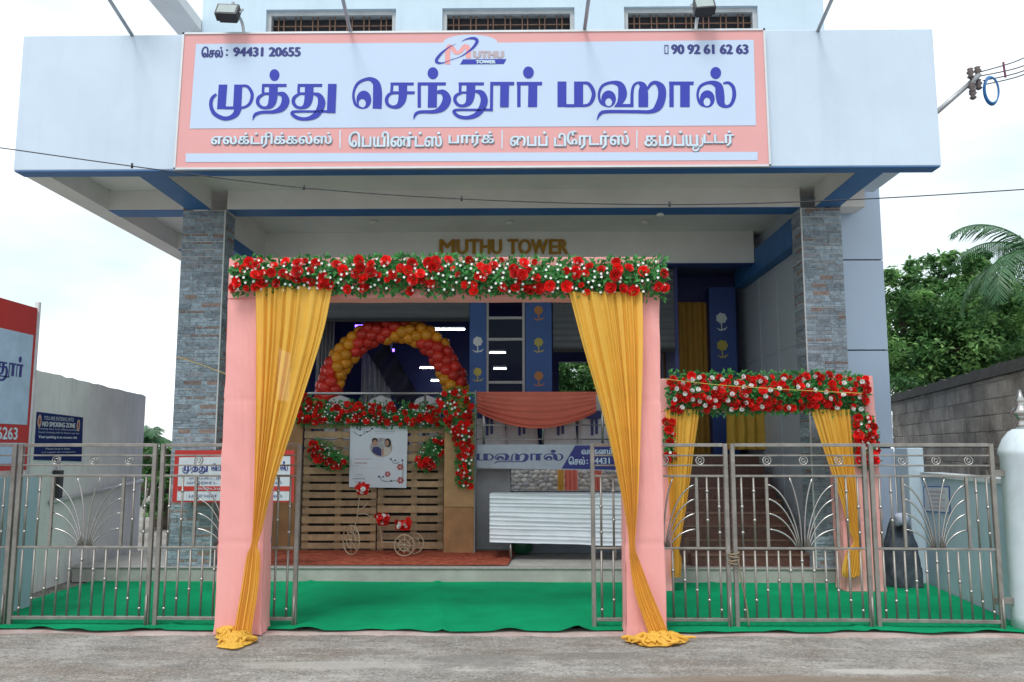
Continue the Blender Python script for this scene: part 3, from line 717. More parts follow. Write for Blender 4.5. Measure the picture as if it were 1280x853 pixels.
# small hall sign on the edge of the raised floor
HSY = 12.03
hs = thing('hall_sign', 'white and navy Tamil name board under the salmon drape', 'signboard', at(690, 585, HSY))
quad_px('board', mat('board_grey_blue', (.44,.50,.58), .4), hs, [(590,585),(830,590),(830,556),(590,556)], HSY, .03)
quad_px('navy_panel', mat('navy_print', (.02,.03,.22), .4), hs, [(702,586),(829,589),(829,557),(719,557)], HSY-.003)
for key in ('ma','ha','aa','l'):
    letter('letter', key, ink_blue, hs, lambda x, y, k: at(594 + (x-697)*(704-594)/(920-697), 563 + (y-86)*(580-563)/(150-86), HSY-.005-k))
text_px('lettering', 'வாகனம்', let_white, hs, 727, 765, 560, 568, HSY-.006, .004)
text_px('lettering', '\u0bc6சல்', let_white, hs, 711, 731, 571, 581, HSY-.006, .003)
text_px('lettering', ': 94431', let_white, hs, 733.5, 762, 572.5, 580, HSY-.006, .004)

# tall board at the left edge, seen nearly edge-on (it faces the forecourt)
BX = -5.25
lb = thing('roadside_board', 'tall red and white name board on a post at the left edge', 'signboard', (BX, 8.95, 0))
yA, yB, zb, zt = 6.3, 8.93, 1.37, 3.09
b = MB().box(BX-.04, BX, yA, yB, zb, zt); b.build('board', sign_red, lb)
MB().box(BX+.0005, BX+.004, yA, yB-.05, 1.84, 2.79).build('white_panel', mat('board_blue_white', (.45,.60,.78), .4), lb)
MB().box(BX+.0005, BX+.004, yA, yB-.05, 1.44, 1.65).build('white_panel', mat('board_blue_white', (.45,.60,.78), .4), lb)
def f_lb(x0, x1, Y0, Y1, ytop, ybot, z1, z0):
    return lambda x, y, k: Vector((BX + .006 + k, Y0 + (x-x0)*(Y1-Y0)/(x1-x0), z0 + (ybot-y)*(z1-z0)/(ybot-ytop)))
g = f_lb(566, 678, 8.31, 8.74, 86, 150, 2.53, 2.26)
for key in ('n','thuu','r'): letter('letter', key, ink_blue, lb, g)
g = f_lb(697, 920, 7.5, 8.34, 86, 150, 2.20, 1.93)
for key in ('ma','ha','aa','l'): letter('letter', key, ink_blue, lb, g)
text('lettering', '90 92 616263', let_white, lb, (BX+.004, 7.75, 1.685), (0,1,0), (0,0,1), .97, .12, .006)
MB().tube([(BX-.02, 8.97, 0), (BX-.02, 8.97, 3.16)], .028, 10).build('post', mat('grey_pipe', (.5,.5,.52), .5, metal=.3), lb, smooth=True)

# red-bordered notice tied behind the gate at the left column
NB = thing('red_bordered_banner', 'white flex banner with red border tied in front of the left column', 'banner', at(290, 628, 10.15))
quad_px('sheet', sign_red, NB, [(215,628),(367,628),(368,563),(219,563)], 10.15, .01)
quad_px('white_panel', mat('board_grey_white', (.60,.64,.70), .4), NB, [(221,626),(362,626),(363,570),(224,572)], 10.146)
quad_px('red_stripe', sign_red, NB, [(222,614),(362,614),(363,608),(222,608)], 10.142)
g = lambda x, y, k: at(228 + (x-262)*(360-228)/(920-262), 577 + (y-86)*(592-577)/(150-86), 10.142-k*.4)
for key in ('mu','th','thu','se','sa','n','thuu','r','ma','ha','aa','l'): letter('letter', key, ink_blue, NB, g)
for body, x0, x1, yt, yb, m in (('எலக்ட்ரிக்கல்ஸ் பார்க்',236,350,596,600,ink_blue), ('ம\u0bc6ணட ப\u0bc8ப் டி\u0bc7ரடர்ஸ்',234,352,601,606,ink_blue), ('கம்ப்யூட்டர் பார்க்',246,340,609,613,let_white), ('ம\u0bc8ன ர\u0bc6ட அருகில்',236,352,617,623,ink_blue)):
    text_px('lettering', body, m, NB, x0, x1, yt, yb, 10.138)

# ================================================================== FLOWERS
def rose_mesh(seed, m):
    rnd = random.Random(seed); b = MB()
    for ring_, (n, r0, r1, h0, h1, op) in enumerate([(3,.10,.34,.30,.95,.15),(5,.22,.68,.12,.78,.45),(6,.30,1.0,.0,.46,.85)]):
        for k in range(n):
            a0 = 2*math.pi*(k + .5*ring_ + rnd.uniform(-.12,.12))/n; wd = 2*math.pi/n*.72
            rows_ = []
            for j in range(3):
                t = j/2; rr = r0 + (r1-r0)*t; hh = h0 + (h1-h0)*t**1.4 - (.12*op if j == 2 else 0)
                for i in range(3):
                    sft = (i-1); a = a0 + sft*wd*(.55 if j == 0 else 1.0 if j == 1 else .72)
                    q = rr*(1.0 if i == 1 else .93) + rnd.uniform(-.03,.03); rows_.append((q*math.cos(a), q*math.sin(a), hh + (.05 if i == 1 else 0) + rnd.uniform(-.03,.03)))
            b.add(rows_, [[0,1,4,3],[1,2,5,4],[3,4,7,6],[4,5,8,7]])
    b.ball((0,0,.5), .26, 6, 4)
    return b.mesh('rose', m, smooth=True)
rose_ms = [rose_mesh(i, red_petal) for i in range(3)]
wrose_m = rose_mesh(9, white_petal)
def face_rot(rnd, j=.5, yaw_=0.):
    d = Vector((rnd.uniform(-j,j) + yaw_, -1, rnd.uniform(-j*.7,j))).normalized()
    return (d.to_track_quat('Z','Y') @ Matrix.Rotation(rnd.uniform(0,6.28), 4, 'Z').to_quaternion()).to_euler()
def leaf_add(b, c, d, l, wd, up):
    d = d.normalized(); s_ = d.cross(up); s_ = s_.normalized() if s_.length > 1e-4 else d.orthogonal().normalized(); nn = s_.cross(d)
    b.add([c, c + d*l*.5 + s_*wd + nn*wd*.35, c + d*l - nn*wd*.2, c + d*l*.5 - s_*wd + nn*wd*.35, c + d*l*.5], [[0,4,1],[1,4,2],[0,3,4],[3,2,4]])
def garland(name, label, spine, Y, nrose, rr, nwhite, wr, nleaf, seed, group=None, depth=.12, white_rose=False, lsz=.055):
    """spine: (px, py, half height px) along the garland"""
    rnd = random.Random(seed); q = catmull(spine, 8)
    L_ = [0]
    for a, c in zip(q, q[1:]): L_.append(L_[-1] + math.hypot(c[0]-a[0], c[1]-a[1]))
    def pos(s_, h):
        s_ *= L_[-1]; i = 0
        while i < len(q)-2 and L_[i+1] < s_: i += 1
        k = (s_-L_[i])/max(1e-6, L_[i+1]-L_[i]); a, c = q[i], q[i+1]
        tx, ty = c[0]-a[0], c[1]-a[1]; l = math.hypot(tx,ty) or 1
        hh = a[2]+(c[2]-a[2])*k
        return (a[0]+tx*k - ty/l*h*hh, a[1]+ty*k + tx/l*h*hh)
    c0 = q[len(q)//2]; G = thing(name, label, 'garland', at(c0[0], c0[1], Y), group=group)
    def scatter(n, mind, edge=1.0):
        out = []; tries = 0
        while len(out) < n and tries < n*60:
            tries += 1; s_, h = rnd.random(), rnd.uniform(-edge, edge); p = pos(s_, h)
            if all((p[0]-o[0])**2 + (p[1]-o[1])**2 > mind*mind for o in out): out.append((p[0], p[1], h))
        return out
    sc0 = at(c0[0]+1, c0[1], Y).x - at(c0[0], c0[1], Y).x        # metres per picture pixel there
    b = MB()
    for i in range(nleaf):
        s_, h = rnd.random(), max(-1.15, min(1.15, rnd.gauss(0, .6))); px, py = pos(s_, h); p = at(px, py, Y) + Vector((0, -depth*rnd.uniform(.0,.9)*max(.15, 1-abs(h)), 0))
        d = Vector((rnd.uniform(-1,1), rnd.uniform(-1,.25), rnd.uniform(-.9,1) - h*.2)); leaf_add(b, p, d, lsz*rnd.uniform(.7,1.35), lsz*rnd.uniform(.22,.36), Vector((rnd.uniform(-1,1),-1,rnd.uniform(-.3,1))))
    fo = b.build('foliage', leaf_g, G); fo['kind'] = 'stuff'
    for px, py, h in scatter(nrose, rr/sc0*1.12, 1.0):
        p = at(px, py, Y) + Vector((0, -depth*(1-.7*abs(h))*rnd.uniform(.8,1.1), 0))
        inst('rose', rnd.choice(rose_ms), G, p, face_rot(rnd, .7), rr*rnd.choice((.65,.85,1.,1.05,1.2,1.3)))
    wb = MB()
    for px, py, h in scatter(nwhite, wr/sc0*2.4, 1.0):
        p = at(px, py, Y) + Vector((0, -depth*(1-.6*abs(h)) - .01, 0))
        if white_rose: inst('white_rose', wrose_m, G, p, face_rot(rnd), wr)
        else:
            for k in range(5):
                a = 2*math.pi*k/5 + px; u = Vector((math.cos(a), -.3, math.sin(a))); v = Vector((-math.sin(a), 0, math.cos(a)))
                wb.add([p, p+u*wr*.7+v*wr*.45, p+u*wr*1.05, p+u*wr*.7-v*wr*.45], [[0,1,2,3]])
    if wb.v: o = wb.build('small_white_blossoms', white_petal, G); o['kind'] = 'stuff'
    return G

# ================================================================== CLOTH ARCHES AND CURTAINS
def cloth_post(name, x0, x1, y0, y1, z0, z1, m, parent, seed, lean=0., taper=0.):
    n = 120; m_ = 110
    def fn(u, v):
        a = u*4; k = int(a) % 4; t = a - int(a)
        base = [(x0,y0),(x1,y0),(x1,y1),(x0,y1),(x0,y0)]
        px_ = base[k][0]*(1-t)+base[k+1][0]*t; py_ = base[k][1]*(1-t)+base[k+1][1]*t
        z = z0 + (z1-z0)*v; cx_, cy_ = (x0+x1)/2, (y0+y1)/2
        w_ = .008*noise.noise((u*22, v*2.2, seed)) + .006*noise.noise((u*60+v*9, v*5, seed+2)) + .012*max(0, noise.noise((u*7 + v*11, v*3, seed+6)))
        w_ -= .007*math.exp(-((z-.78)/.012)**2) + .006*math.exp(-((z-2.02)/.012)**2); w_ += .012*smoothstep(.10,.0,z)*(1+noise.noise((u*30,0,seed)))
        dx, dy = px_-cx_, py_-cy_; l = math.hypot(dx, dy)
        return (cx_ + dx*(1+taper*(1-v)) + dx/l*w_ + lean*z, cy_ + dy + dy/l*w_, z)
    b = MB(); b.grid(n, m_, fn); b.add([(x0+lean*z1,y0,z1),(x1+lean*z1,y0,z1),(x1+lean*z1,y1,z1),(x0+lean*z1,y1,z1)], [[0,1,2,3]])
    return b.build(name, m, parent, smooth=True)
def curtain(name, label, rows_, Y, nf, amp, m, seed, group=None, gather_row=None, nu=150):
    """rows_: (py, px left, px right, fold amplitude factor) down the curtain"""
    q = catmull([(r[0], r[1], r[2], r[3]) for r in rows_], 10); nv = len(q)-1
    def fn(u, v):
        r = q[min(nv, int(round(v*nv)))]
        uu = u + .02*noise.noise((u*5, v*1.5, seed))
        p = at(r[1] + (r[2]-r[1])*uu, r[0], Y)
        ph = 2*math.pi*nf*(u + .10*noise.noise((u*3.1, seed, 1)) + .03*noise.noise((u*2, v*3, seed))) + 1.8*noise.noise((u*7, v*.8, seed+3))
        f = math.sin(ph)*(.55+.5*noise.noise((u*6, 2, seed))) + .3*math.sin(ph*1.7 + seed) + .12*noise.noise((u*25, v*2, seed))
        p.y += amp*r[3]*f + .003*noise.noise((u*30, v*12, seed)); return p
    b = MB(); b.grid(nu, nv, fn)
    o = b.build(name, m, None, smooth=True, loc=at((rows_[-1][1]+rows_[-1][2])/2, rows_[-1][0], Y)); return tag(o, label, 'curtain', group)
def heap(parent, cx, cy, rx, ry, h, m, seed, z0=0., name='cloth_heap'):
    b = MB(); nu, nv = 90, 26
    def fn(u, v):
        a = 2*math.pi*u; r = v
        out = 1 + .35*noise.noise((math.cos(a)*1.6, math.sin(a)*1.6, seed)) + .12*noise.noise((math.cos(a)*5, math.sin(a)*5, seed))
        x, y = rx*r*out*math.cos(a), ry*r*out*math.sin(a)
        f = noise.noise((x*9+seed, y*14, seed*1.3)); g_ = noise.noise((x*22, y*17+seed, 2.2))
        env = (1-r**2.2)
        z = h*env*(.35 + .75*(1-abs(f)*2.2)*.8 + .35*g_) + .012*(1-r)
        return (cx+x, cy+y, z0 + max(.004, z))
    b.grid(nu, nv, fn)
    rnd = random.Random(int(seed*10))
    for k in range(24):                       # rolled folds lying over each other
        a = rnd.uniform(0, 6.28); r = rnd.uniform(.1,.75); q0 = Vector((cx+rx*r*math.cos(a), cy+ry*r*math.sin(a), 0)); a2 = a + rnd.uniform(-1.6,1.6); pts = []
        for i in range(6):
            t_ = i/5; q = q0 + Vector((math.cos(a2), math.sin(a2)*.8, 0))*rx*1.0*(t_-.5) + Vector((noise.noise((t_*2,k,seed)), noise.noise((k,t_*2,seed)), 0))*rx*.45
            rr_ = math.hypot((q.x-cx)/rx, (q.y-cy)/ry); pts.append((q.x, q.y, z0 + max(.018, h*.75*(1-rr_*rr_)) + .02*math.sin(t_*3.1)))
        n0 = len(b.v); b.tube(catmull(pts, 4), [max(.003, .017*math.sin(math.pi*(i+.6)/21.8)**.6) for i in range(21)], 7)
        for i in range(n0, len(b.v)):
            v = b.v[i]; v += Vector((noise.noise(v*23), noise.noise(v*19+Vector((5,0,0))), noise.noise(v*21+Vector((0,7,0)))))*.012; v.z = max(v.z, z0+.003)
    return b.build(name, m, parent, smooth=True)

AY = 7.55
xa0, xa1 = at(268,793,AY).x, at(325,793,AY).x; xb0, xb1 = at(785,794,AY).x, at(833,794,AY).x; az1, az0 = at(640,322,AY).z, at(640,372,AY).z
A1 = thing('entrance_arch', 'large pink cloth-covered arch standing in front of the open gates', 'arch', ((xa0+xb1)/2, AY+.15, 0))
cloth_post('post', xa0, xa1, AY, AY+.26, .0, az0+.1, pink, A1, 1.0); cloth_post('post', xb0-.01, xb1, AY, AY+.26, .0, az0+.1, pink, A1, 2.0)
b = MB()
def lint(u, v):
    a = v*4; k = int(a) % 4; t = a-int(a); base = [(AY-.008,az0),(AY-.008,az1),(AY+.27,az1+.0),(AY+.27,az0),(AY-.008,az0)]
    y = base[k][0]*(1-t)+base[k+1][0]*t; z = base[k][1]*(1-t)+base[k+1][1]*t
    return (xa0-.005 + (xb1-xa0+.01)*u, y + .004*noise.noise((u*30, v*9, 1)), z + .006*noise.noise((u*18, v*7, 5)))
b.grid(60, 16, lint); b.add([(xa0-.005,AY,az0),(xa0-.005,AY,az1),(xa0-.005,AY+.26,az1),(xa0-.005,AY+.26,az0)],[[0,1,2,3]]); b.add([(xb1+.005,AY,az0),(xb1+.005,AY,az1),(xb1+.005,AY+.26,az1),(xb1+.005,AY+.26,az0)],[[3,2,1,0]])
b.build('lintel', pink, A1)
garland('rose_garland', 'long red rose garland along the top of the large pink arch', [(294,345,19),(400,346,19),(520,345,20),(640,347,20),(740,349,20),(832,348,21)], AY-.05, 104, .047, 230, .0125, 5600, 3, 'rose garlands', depth=.12)
curtain('gold_curtain', 'gold curtain tied to the left post of the large pink arch', [(358,319,416,.8),(420,320,403,1),(520,320,371,1),(610,318,341,.9),(660,316,328,.5),(682,313.5,322,.3),(697,308,325,.5),(740,301,322,.5),(785,293,315,.5),(800,290,316,.5)], AY-.10, 9, .028, gold, 1.3, 'gold curtains')
curtain('gold_curtain', 'gold curtain tied to the right post of the large pink arch', [(365,711,802,.8),(430,728,803,1),(520,754,801,1),(610,775,798,.9),(660,784,795,.5),(684,786.5,794,.3),(700,787,799,.5),(740,793,814,.5),(785,808,833,.5),(797,812,838,.5)], AY-.10, 9, .028, gold, 2.7, 'gold curtains')
p = atz(298, 800, 0); hp = heap(None, p.x+.02, p.y-.10, .15, .20, .07, gold, 3.1); tag(hp, 'crumpled end of gold cloth lying at the left post of the large arch', 'cloth', 'gold cloth heaps')
p = atz(287, 795, 0); hp = heap(None, p.x-.02, p.y-.02, .11, .09, .07, gold, 8.3); tag(hp, 'small gold cloth fold beside the left post foot on the road edge', 'cloth', 'gold cloth heaps')
p = atz(822, 800, 0); hp = heap(None, p.x, p.y-.06, .27, .17, .06, gold, 5.7); tag(hp, 'spread crumpled gold cloth lying at the right post of the large arch', 'cloth', 'gold cloth heaps')

# the smaller arch before the stairs
A2Y = 9.75
A2 = thing('stair_arch', 'smaller pink cloth arch leaning beside the stairs on the right', 'arch', (at(970,730,A2Y).x, A2Y+.12, 0))
l0, l1 = at(822,728,A2Y).x, at(842,728,A2Y).x; r0, r1 = at(1058,730,A2Y).x, at(1108,730,A2Y).x
z2 = at(960,470,A2Y).z; z20 = at(960,515,A2Y).z
cloth_post('post', l0, l1, A2Y, A2Y+.26, .02, z20, pink, A2, 4.0); cloth_post('post', r0, r1, A2Y, A2Y+.30, .02, z2, pink, A2, 5.0, lean=-.012)
MB().box(l0, r1-.12, A2Y+.02, A2Y+.24, z20, z2-.03, .01).build('lintel', pink, A2)
garland('rose_garland', 'dense red and white rose garland across the smaller pink arch', [(834,491,21),(900,492,22),(980,491,21),(1040,492,22),(1080,493,20)], A2Y-.04, 135, .043, 52, .029, 4200, 5, 'rose garlands', depth=.12, white_rose=True)
garland('rose_spray', 'red rose spray hanging down the right post of the smaller arch', [(1076,520,8),(1080,545,13),(1083,570,12),(1084,582,9)], A2Y-.03, 24, .055, 22, .018, 520, 6, 'rose garlands', depth=.10)
garland('rose_spray', 'short red rose spray beside the right post of the large arch', [(835,528,5),(836,555,6),(837,575,6)], A2Y-.03, 7, .055, 6, .018, 160, 8, 'rose garlands', depth=.08)
curtain('gold_curtain', 'gold curtain on the left side of the smaller arch', [(512,832,875,.8),(560,833,868,1),(620,836,860,1),(670,840,852,.5),(688,842,849,.3),(700,839,852,.6),(722,838,851,.8)], A2Y-.06, 8, .028, gold, 4.2, 'gold curtains', nu=100)
curtain('gold_curtain', 'gold curtain on the right side of the smaller arch beside the column', [(512,1014,1062,.8),(560,1029,1066,1),(620,1050,1071,1),(665,1063,1074,.5),(678,1067,1074,.3),(692,1058,1078,.8),(715,1053,1077,1),(722,1056,1070,1.)], A2Y-.08, 8, .028, gold, 6.1, 'gold curtains', nu=100)

# ================================================================== STEEL GATES
ball_me = MB().ball((0,0,0), .017, 10, 6).mesh('knob', steel_lt, smooth=True)
def rod(h, r): return MB().tube([(0,0,0),(0,0,h)], r, 8).mesh('baluster', steel, smooth=True)
rod_low = rod(.59, .0105); rod_up = rod(.625, .010)
ring_me = MB().ring((0,0,0), .037, .007, (1,0,0), (0,0,1), 18, 6).ring((0,0,0), .017, .005, (1,0,0), (0,0,1), 12, 5).mesh('ring', steel_lt, smooth=True)
def rinst(name, me, parent, loc): 
    o = bpy.data.objects.new(name, me); col.objects.link(o); o.parent = parent; o.location = loc; return o
def gate_leaf(p0, p1, label, flip=False, post_l=.019, post_r=.019):
    """one leaf between two floor points; local x runs along the leaf"""
    p0, p1 = Vector((*p0, 0)), Vector((*p1, 0)); d = p1-p0; W = d.length - .02
    G = thing('gate_leaf', label, 'gate', p0, math.atan2(d.y, d.x), 'steel gate leaves')
    zb, zm, z3, z2_, z1_, zt = .075, .70, 1.345, 1.44, 1.53, 1.625
    MB().box(0, post_l*2, -.02, .02, .0, zt+.012, .003).build('stile', steel, G, local=True)
    MB().box(W-post_r*2, W, -.02, .02, .0, zt+.012, .003).build('stile', steel, G, local=True)
    for z, t in ((zb,.0155),(zm,.010),(z3,.010),(z2_,.0075),(z1_,.0075),(zt,.0155)):
        MB().box(post_l*2, W-post_r*2, -.016 if t > .015 else -.012, .016 if t > .015 else .012, z-t, z+t, .003).build('rail', steel, G, local=True)
    MB().tube([(W-post_r, -.03, .28), (W-post_r, -.03, -.01)], .009, 8).build('drop_bolt', steel, G, local=True, smooth=True)
    for fx in (.27, .54, .80): rinst('ring', ring_me, G, (W*fx, 0, (z1_+z2_)/2))
    n = 11; x0_, x1_ = post_l*2, W-post_r*2
    for i in range(n):
        x = x0_ + (x1_-x0_)*(i+.5)/n
        o = rinst('baluster', rod_low, G, (x, 0, zb+.014)); k = 1 - abs(i-(n-1)/2)/((n-1)/2)
        rinst('knob', ball_me, o, (0, 0, .07 + k*.43))
    up = [(.075,(.36,.13)),(.165,(.5,.24)),(.845,(.5,.24)),(.93,(.36,.13))]
    for fx, bs_ in up:
        o = rinst('baluster', rod_up, G, (W*fx, 0, zm+.008))
        for h in bs_: rinst('knob', ball_me, o, (0, 0, h))
    for fx in (.26, .77): MB().box(W*fx-.012, W*fx+.012, -.012, .012, zm+.012, z3-.012).build('inner_stile', steel, G, local=True)
    cx_ = W*.515; xl, xr_ = W*.26+.01, W*.77-.01
    for sgn, xe in ((-1, xl), (1, xr_)):
        ends = [(xe, zm+.17), (xe, zm+.31), (xe, zm+.44), (xe, zm+.57), (cx_+sgn*W*.085, z3-.012)]
        for j, (ex, ez) in enumerate(ends):
            sx = cx_ + sgn*(.062 - j*.012); P0 = Vector((sx, 0, zm+.012))
            if j < 4: c1 = Vector((sx + (ex-sx)*.18, 0, zm + (ez-zm)*.62)); c2 = Vector((sx + (ex-sx)*.55, 0, zm + (ez-zm)*.93))
            else: c1 = Vector((sx, 0, zm+.25)); c2 = Vector((sx+sgn*.02, 0, zm+.45))
            e = Vector((ex, 0, ez)); pts = []
            for k in range(11):
                t = k/10; pts.append(P0*(1-t)**3 + c1*3*t*(1-t)**2 + c2*3*t*t*(1-t) + e*t**3)
            MB().tube(pts, .0075, 6).build('fan_rod', steel_lt, G, local=True, smooth=True)
    return G
GY = 7.86
def gx(px, Y): return at(px, 770, Y).x
gate_leaf((gx(8,GY)-1.36, GY-.02), (gx(8,GY)+.012, GY), 'steel gate leaf cut off by the left edge of the picture')
gate_leaf((gx(8,GY)+.014, GY), (gx(189,GY), GY), 'steel gate leaf before the grey neighbour wall on the left')
gate_leaf((gx(190,GY)+.01, GY), (gx(373,GY-.03), GY-.02), 'steel gate leaf passing behind the left pink arch post')
gate_leaf((gx(740,GY), GY), (gx(918,GY), GY), 'steel gate leaf passing behind the right pink arch post')
gate_leaf((gx(919,GY), GY), (gx(1095,GY), GY), 'steel gate leaf before the brown stairs and stone column')
gate_leaf((gx(1096,GY), GY), (gx(1254,GY), GY-.06), 'steel gate leaf hinged to the pale blue gatepost on the right')
# rope knot that ties two leaves
b = MB(); rx_ = gx(919,GY); rz_ = .66
for k in range(4): b.ring((rx_, GY-.0, rz_-.03*k), .052, .009, (1,.1,.15*(-1)**k), (0,1,.1), 14, 5)
b.tube(catmull([(rx_+.03,GY-.06,rz_-.05),(rx_+.05,GY-.07,rz_-.25),(rx_+.09,GY-.06,rz_-.45),(rx_+.10,GY-.08,.03)],5), .006, 5)
tag(b.build('tie_rope', mat('jute_rope', (.24,.19,.13), .9), None, smooth=True, loc=(rx_,GY,rz_)), 'jute rope knotted round the meeting stiles of two gate leaves', 'rope')

# ================================================================== THINGS ON THE PORCH
FZ = .185
# red mat
b = MB(); xm0, xm1 = at(300,705,10.7).x, at(635,705,11.0).x
b.grid(60, 30, lambda u, v: (xm0 + u*(xm1-xm0) + (v*.1 if u > .5 else 0), 10.52 + v*1.46, FZ + .006 + .006*max(0, noise.noise((u*6, v*4, 3)))))
tag(b.build('mat', red_mat_m, smooth=True), 'red patterned mat laid on the porch floor before the slatted wall', 'mat')

# slatted pallet wall: two panels of rough boards
PY = 11.98
def pallet(x0, x1, label, seed):
    rnd = random.Random(seed); G = thing('pallet_panel', label, 'pallet', ((x0+x1)/2, PY, FZ), group='slatted pallet panels')
    z = FZ + .03; zt = at(450,524,PY).z
    while z < zt:
        h = rnd.uniform(.075, .095); j = rnd.uniform(-.006,.006)
        MB().obox(((x0+x1)/2, PY+j, z+h/2), ((x1-x0)/2-.004, 0, rnd.uniform(-.004,.004)), (0,.010,0), (0,0,h/2)).build('slat', wood, G)
        z += h + rnd.uniform(.028, .042)
    for x in (x0+.045, (x0+x1)/2 + rnd.uniform(-.1,.1), x1-.045):
        MB().box(x-.04, x+.04, PY+.018, PY+.07, FZ, zt).build('batten', wood, G)
    return G
xp = [at(376,690,PY).x, at(470,690,PY).x, at(554,690,PY).x]
pallet(xp[0], xp[1]-.005, 'rough slatted pallet panel behind the poster, left half', 1); pallet(xp[1]+.005, xp[2], 'rough slatted pallet panel behind the tricycle planter, right half', 2)
MB_ = MB(); MB_.box(at(340,690,PY).x, xp[0]-.02, PY-.02, PY+.03, FZ, 2.1, .004)
tag(MB_.build('plywood_sheet', ply), 'brown plywood sheet behind the left gold curtain', 'panel')
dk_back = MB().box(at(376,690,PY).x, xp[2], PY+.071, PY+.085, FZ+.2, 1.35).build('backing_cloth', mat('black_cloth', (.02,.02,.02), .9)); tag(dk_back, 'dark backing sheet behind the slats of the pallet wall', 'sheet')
# plywood corner box that stands on end
cb = thing('plywood_box', 'tall plywood box standing at the right end of the slatted wall', 'box', (at(573,690,11.7).x, 11.8, FZ))
x0, x1 = at(554,690,11.72).x, at(592,692,11.72).x; zt = at(570,515,11.72).z
b = MB(); b.box(x0, x1, 11.74, 11.76, .80, zt, .003); b.build('upper_panel', mat('light_ply', (.42,.25,.11), .55, var=.2, scale=4), cb)
b = MB(); b.box(x0, x1, 11.735, 11.765, FZ, .795, .003); b.build('lower_panel', ply, cb)
b = MB(); b.box(x1+.001, x1+.02, 11.73, 12.02, FZ, zt+.3, .003); b.build('side_panel', mat('grey_edge', (.25,.26,.27), .6), cb)

# poster on the slats
PO = thing('poster', 'white engagement poster with round couple picture pinned on the slats', 'poster', at(472,610,11.93))
def PX(x, y): return (430 + x/8.98, 525 + y/8.98)
PYY = 11.93
def pquad(name, m, pts, k): return quad_px(name, m, PO, [PX(*p) for p in pts], PYY - .001*k)
def pell(name, m, cx_, cy_, rx, ry, k, n=24): return quad_px(name, m, PO, [PX(cx_+rx*math.cos(-2*math.pi*i/n), cy_+ry*math.sin(-2*math.pi*i/n)) for i in range(n)], PYY - .001*k)
quad_px('sheet', mat('poster_white', (.62,.68,.76), .5, var=.04, scale=3), PO, [PX(55,755),PX(700,765),PX(715,70),PX(72,70)], PYY, .006)
pell('round_picture', mat('picture_ring', (.40,.32,.24), .5), 418, 310, 126, 108, 1)
pell('round_picture', mat('picture_ground', (.36,.36,.38), .6, var=.3, scale=20), 416, 308, 118, 101, 2)
navy = mat('picture_navy', (.03,.035,.14), .6); skin = mat('picture_skin', (.42,.24,.18), .6); hair = mat('picture_hair', (.03,.02,.02), .6); cream = mat('picture_cream', (.55,.50,.45), .6)
pquad('picture_figure', navy, [(312,350),(330,305),(385,300),(420,330),(420,405),(385,402),(340,380)], 3); pell('picture_figure', hair, 345,235,34,34,3,12); pell('picture_figure', skin, 347,262,26,36,4,12)
pquad('picture_figure', cream, [(440,330),(470,300),(515,310),(528,350),(500,385),(440,408)], 3); pell('picture_figure', hair, 492,258,38,52,3.5,12); pell('picture_figure', skin, 482,262,22,34,4,12); pquad('picture_figure', skin, [(425,330),(445,325),(450,390),(425,400)], 4)
for body, x0_, x1_, yt, yb, m in (('Engagement', 350, 560, 120, 150, 'g'), ('Welcome', 150, 320, 415, 450, 'r'), ('Invitation', 120, 300, 465, 490, 'd'), ('together', 105, 165, 508, 522, 'd'), ('with love', 130, 210, 600, 620, 'r'), ('celebration of', 115, 225, 630, 645, 'd'), ('the happy day', 115, 235, 685, 705, 'd')): 
    pass                                   # the poster's own words are too small to read in the picture: drawn as short strokes below
def strokes(x0_, x1_, y, h, m, k, gap=.35, seed=1):
    rnd = random.Random(seed); x = x0_; b = MB()
    while x < x1_:
        w_ = rnd.uniform(6, 16); b.add([at(*PX(x,y+h), PYY-.001*k), at(*PX(min(x+w_,x1_),y+h-rnd.uniform(0,4)), PYY-.001*k), at(*PX(min(x+w_,x1_),y), PYY-.001*k), at(*PX(x,y+rnd.uniform(0,4)), PYY-.001*k)], [[0,1,2,3]]); x += w_ + rnd.uniform(4, 10)
    b.build('printed_line', m, PO)
gy = mat('print_grey', (.28,.28,.34), .6); rd = mat('print_maroon', (.35,.08,.10), .6); bl = mat('print_black', (.03,.03,.05), .6)
strokes(350,570,128,10,gy,1,seed=2); strokes(360,560,150,6,gy,1,seed=3); strokes(120,320,436,9,rd,1,seed=4); strokes(120,270,478,14,rd,1,seed=5); strokes(100,165,512,6,bl,1,seed=6); strokes(100,420,540,4,gy,1,seed=7)
strokes(140,205,610,9,rd,1,seed=8); strokes(100,235,656,12,bl,1,seed=9); strokes(115,240,635,5,gy,1,seed=10); strokes(105,245,690,8,gy,1,seed=11)
for cx_, cy_, r, m in ((630,530,38,rd),(635,680,40,rd),(490,610,34,rd)):
    for k in range(6):
        a = k*1.05; pell('printed_flower', mat('print_rose', (.50,.14,.14), .6) if k % 2 else m, cx_+r*.6*math.cos(a), cy_+r*.6*math.sin(a), r*.42, r*.42, 1+.15*k, 8)
for (q0, q1) in (((520,440),(560,490)),((560,490),(620,470)),((655,440),(655,700)),((390,620),(420,680)),((420,680),(500,690)),((500,690),(560,680)),((560,680),(610,690)),((105,130),(150,170)),((150,170),(215,165)),((215,165),(230,120)),((240,140),(320,100))):
    ribbon_px('printed_sprig', [(*PX(*q0), .5), (*PX((q0[0]+q1[0])/2+8, (q0[1]+q1[1])/2+6), .8), (*PX(*q1), .4)], bl, PO, PYY-.002)
for cx_, cy_ in ((525,440),(655,455),(575,455),(390,640),(440,640),(530,685),(180,110),(185,175),(260,135),(315,100)): pell('printed_leaf', navy, cx_, cy_, 13, 9, 1.6, 8)

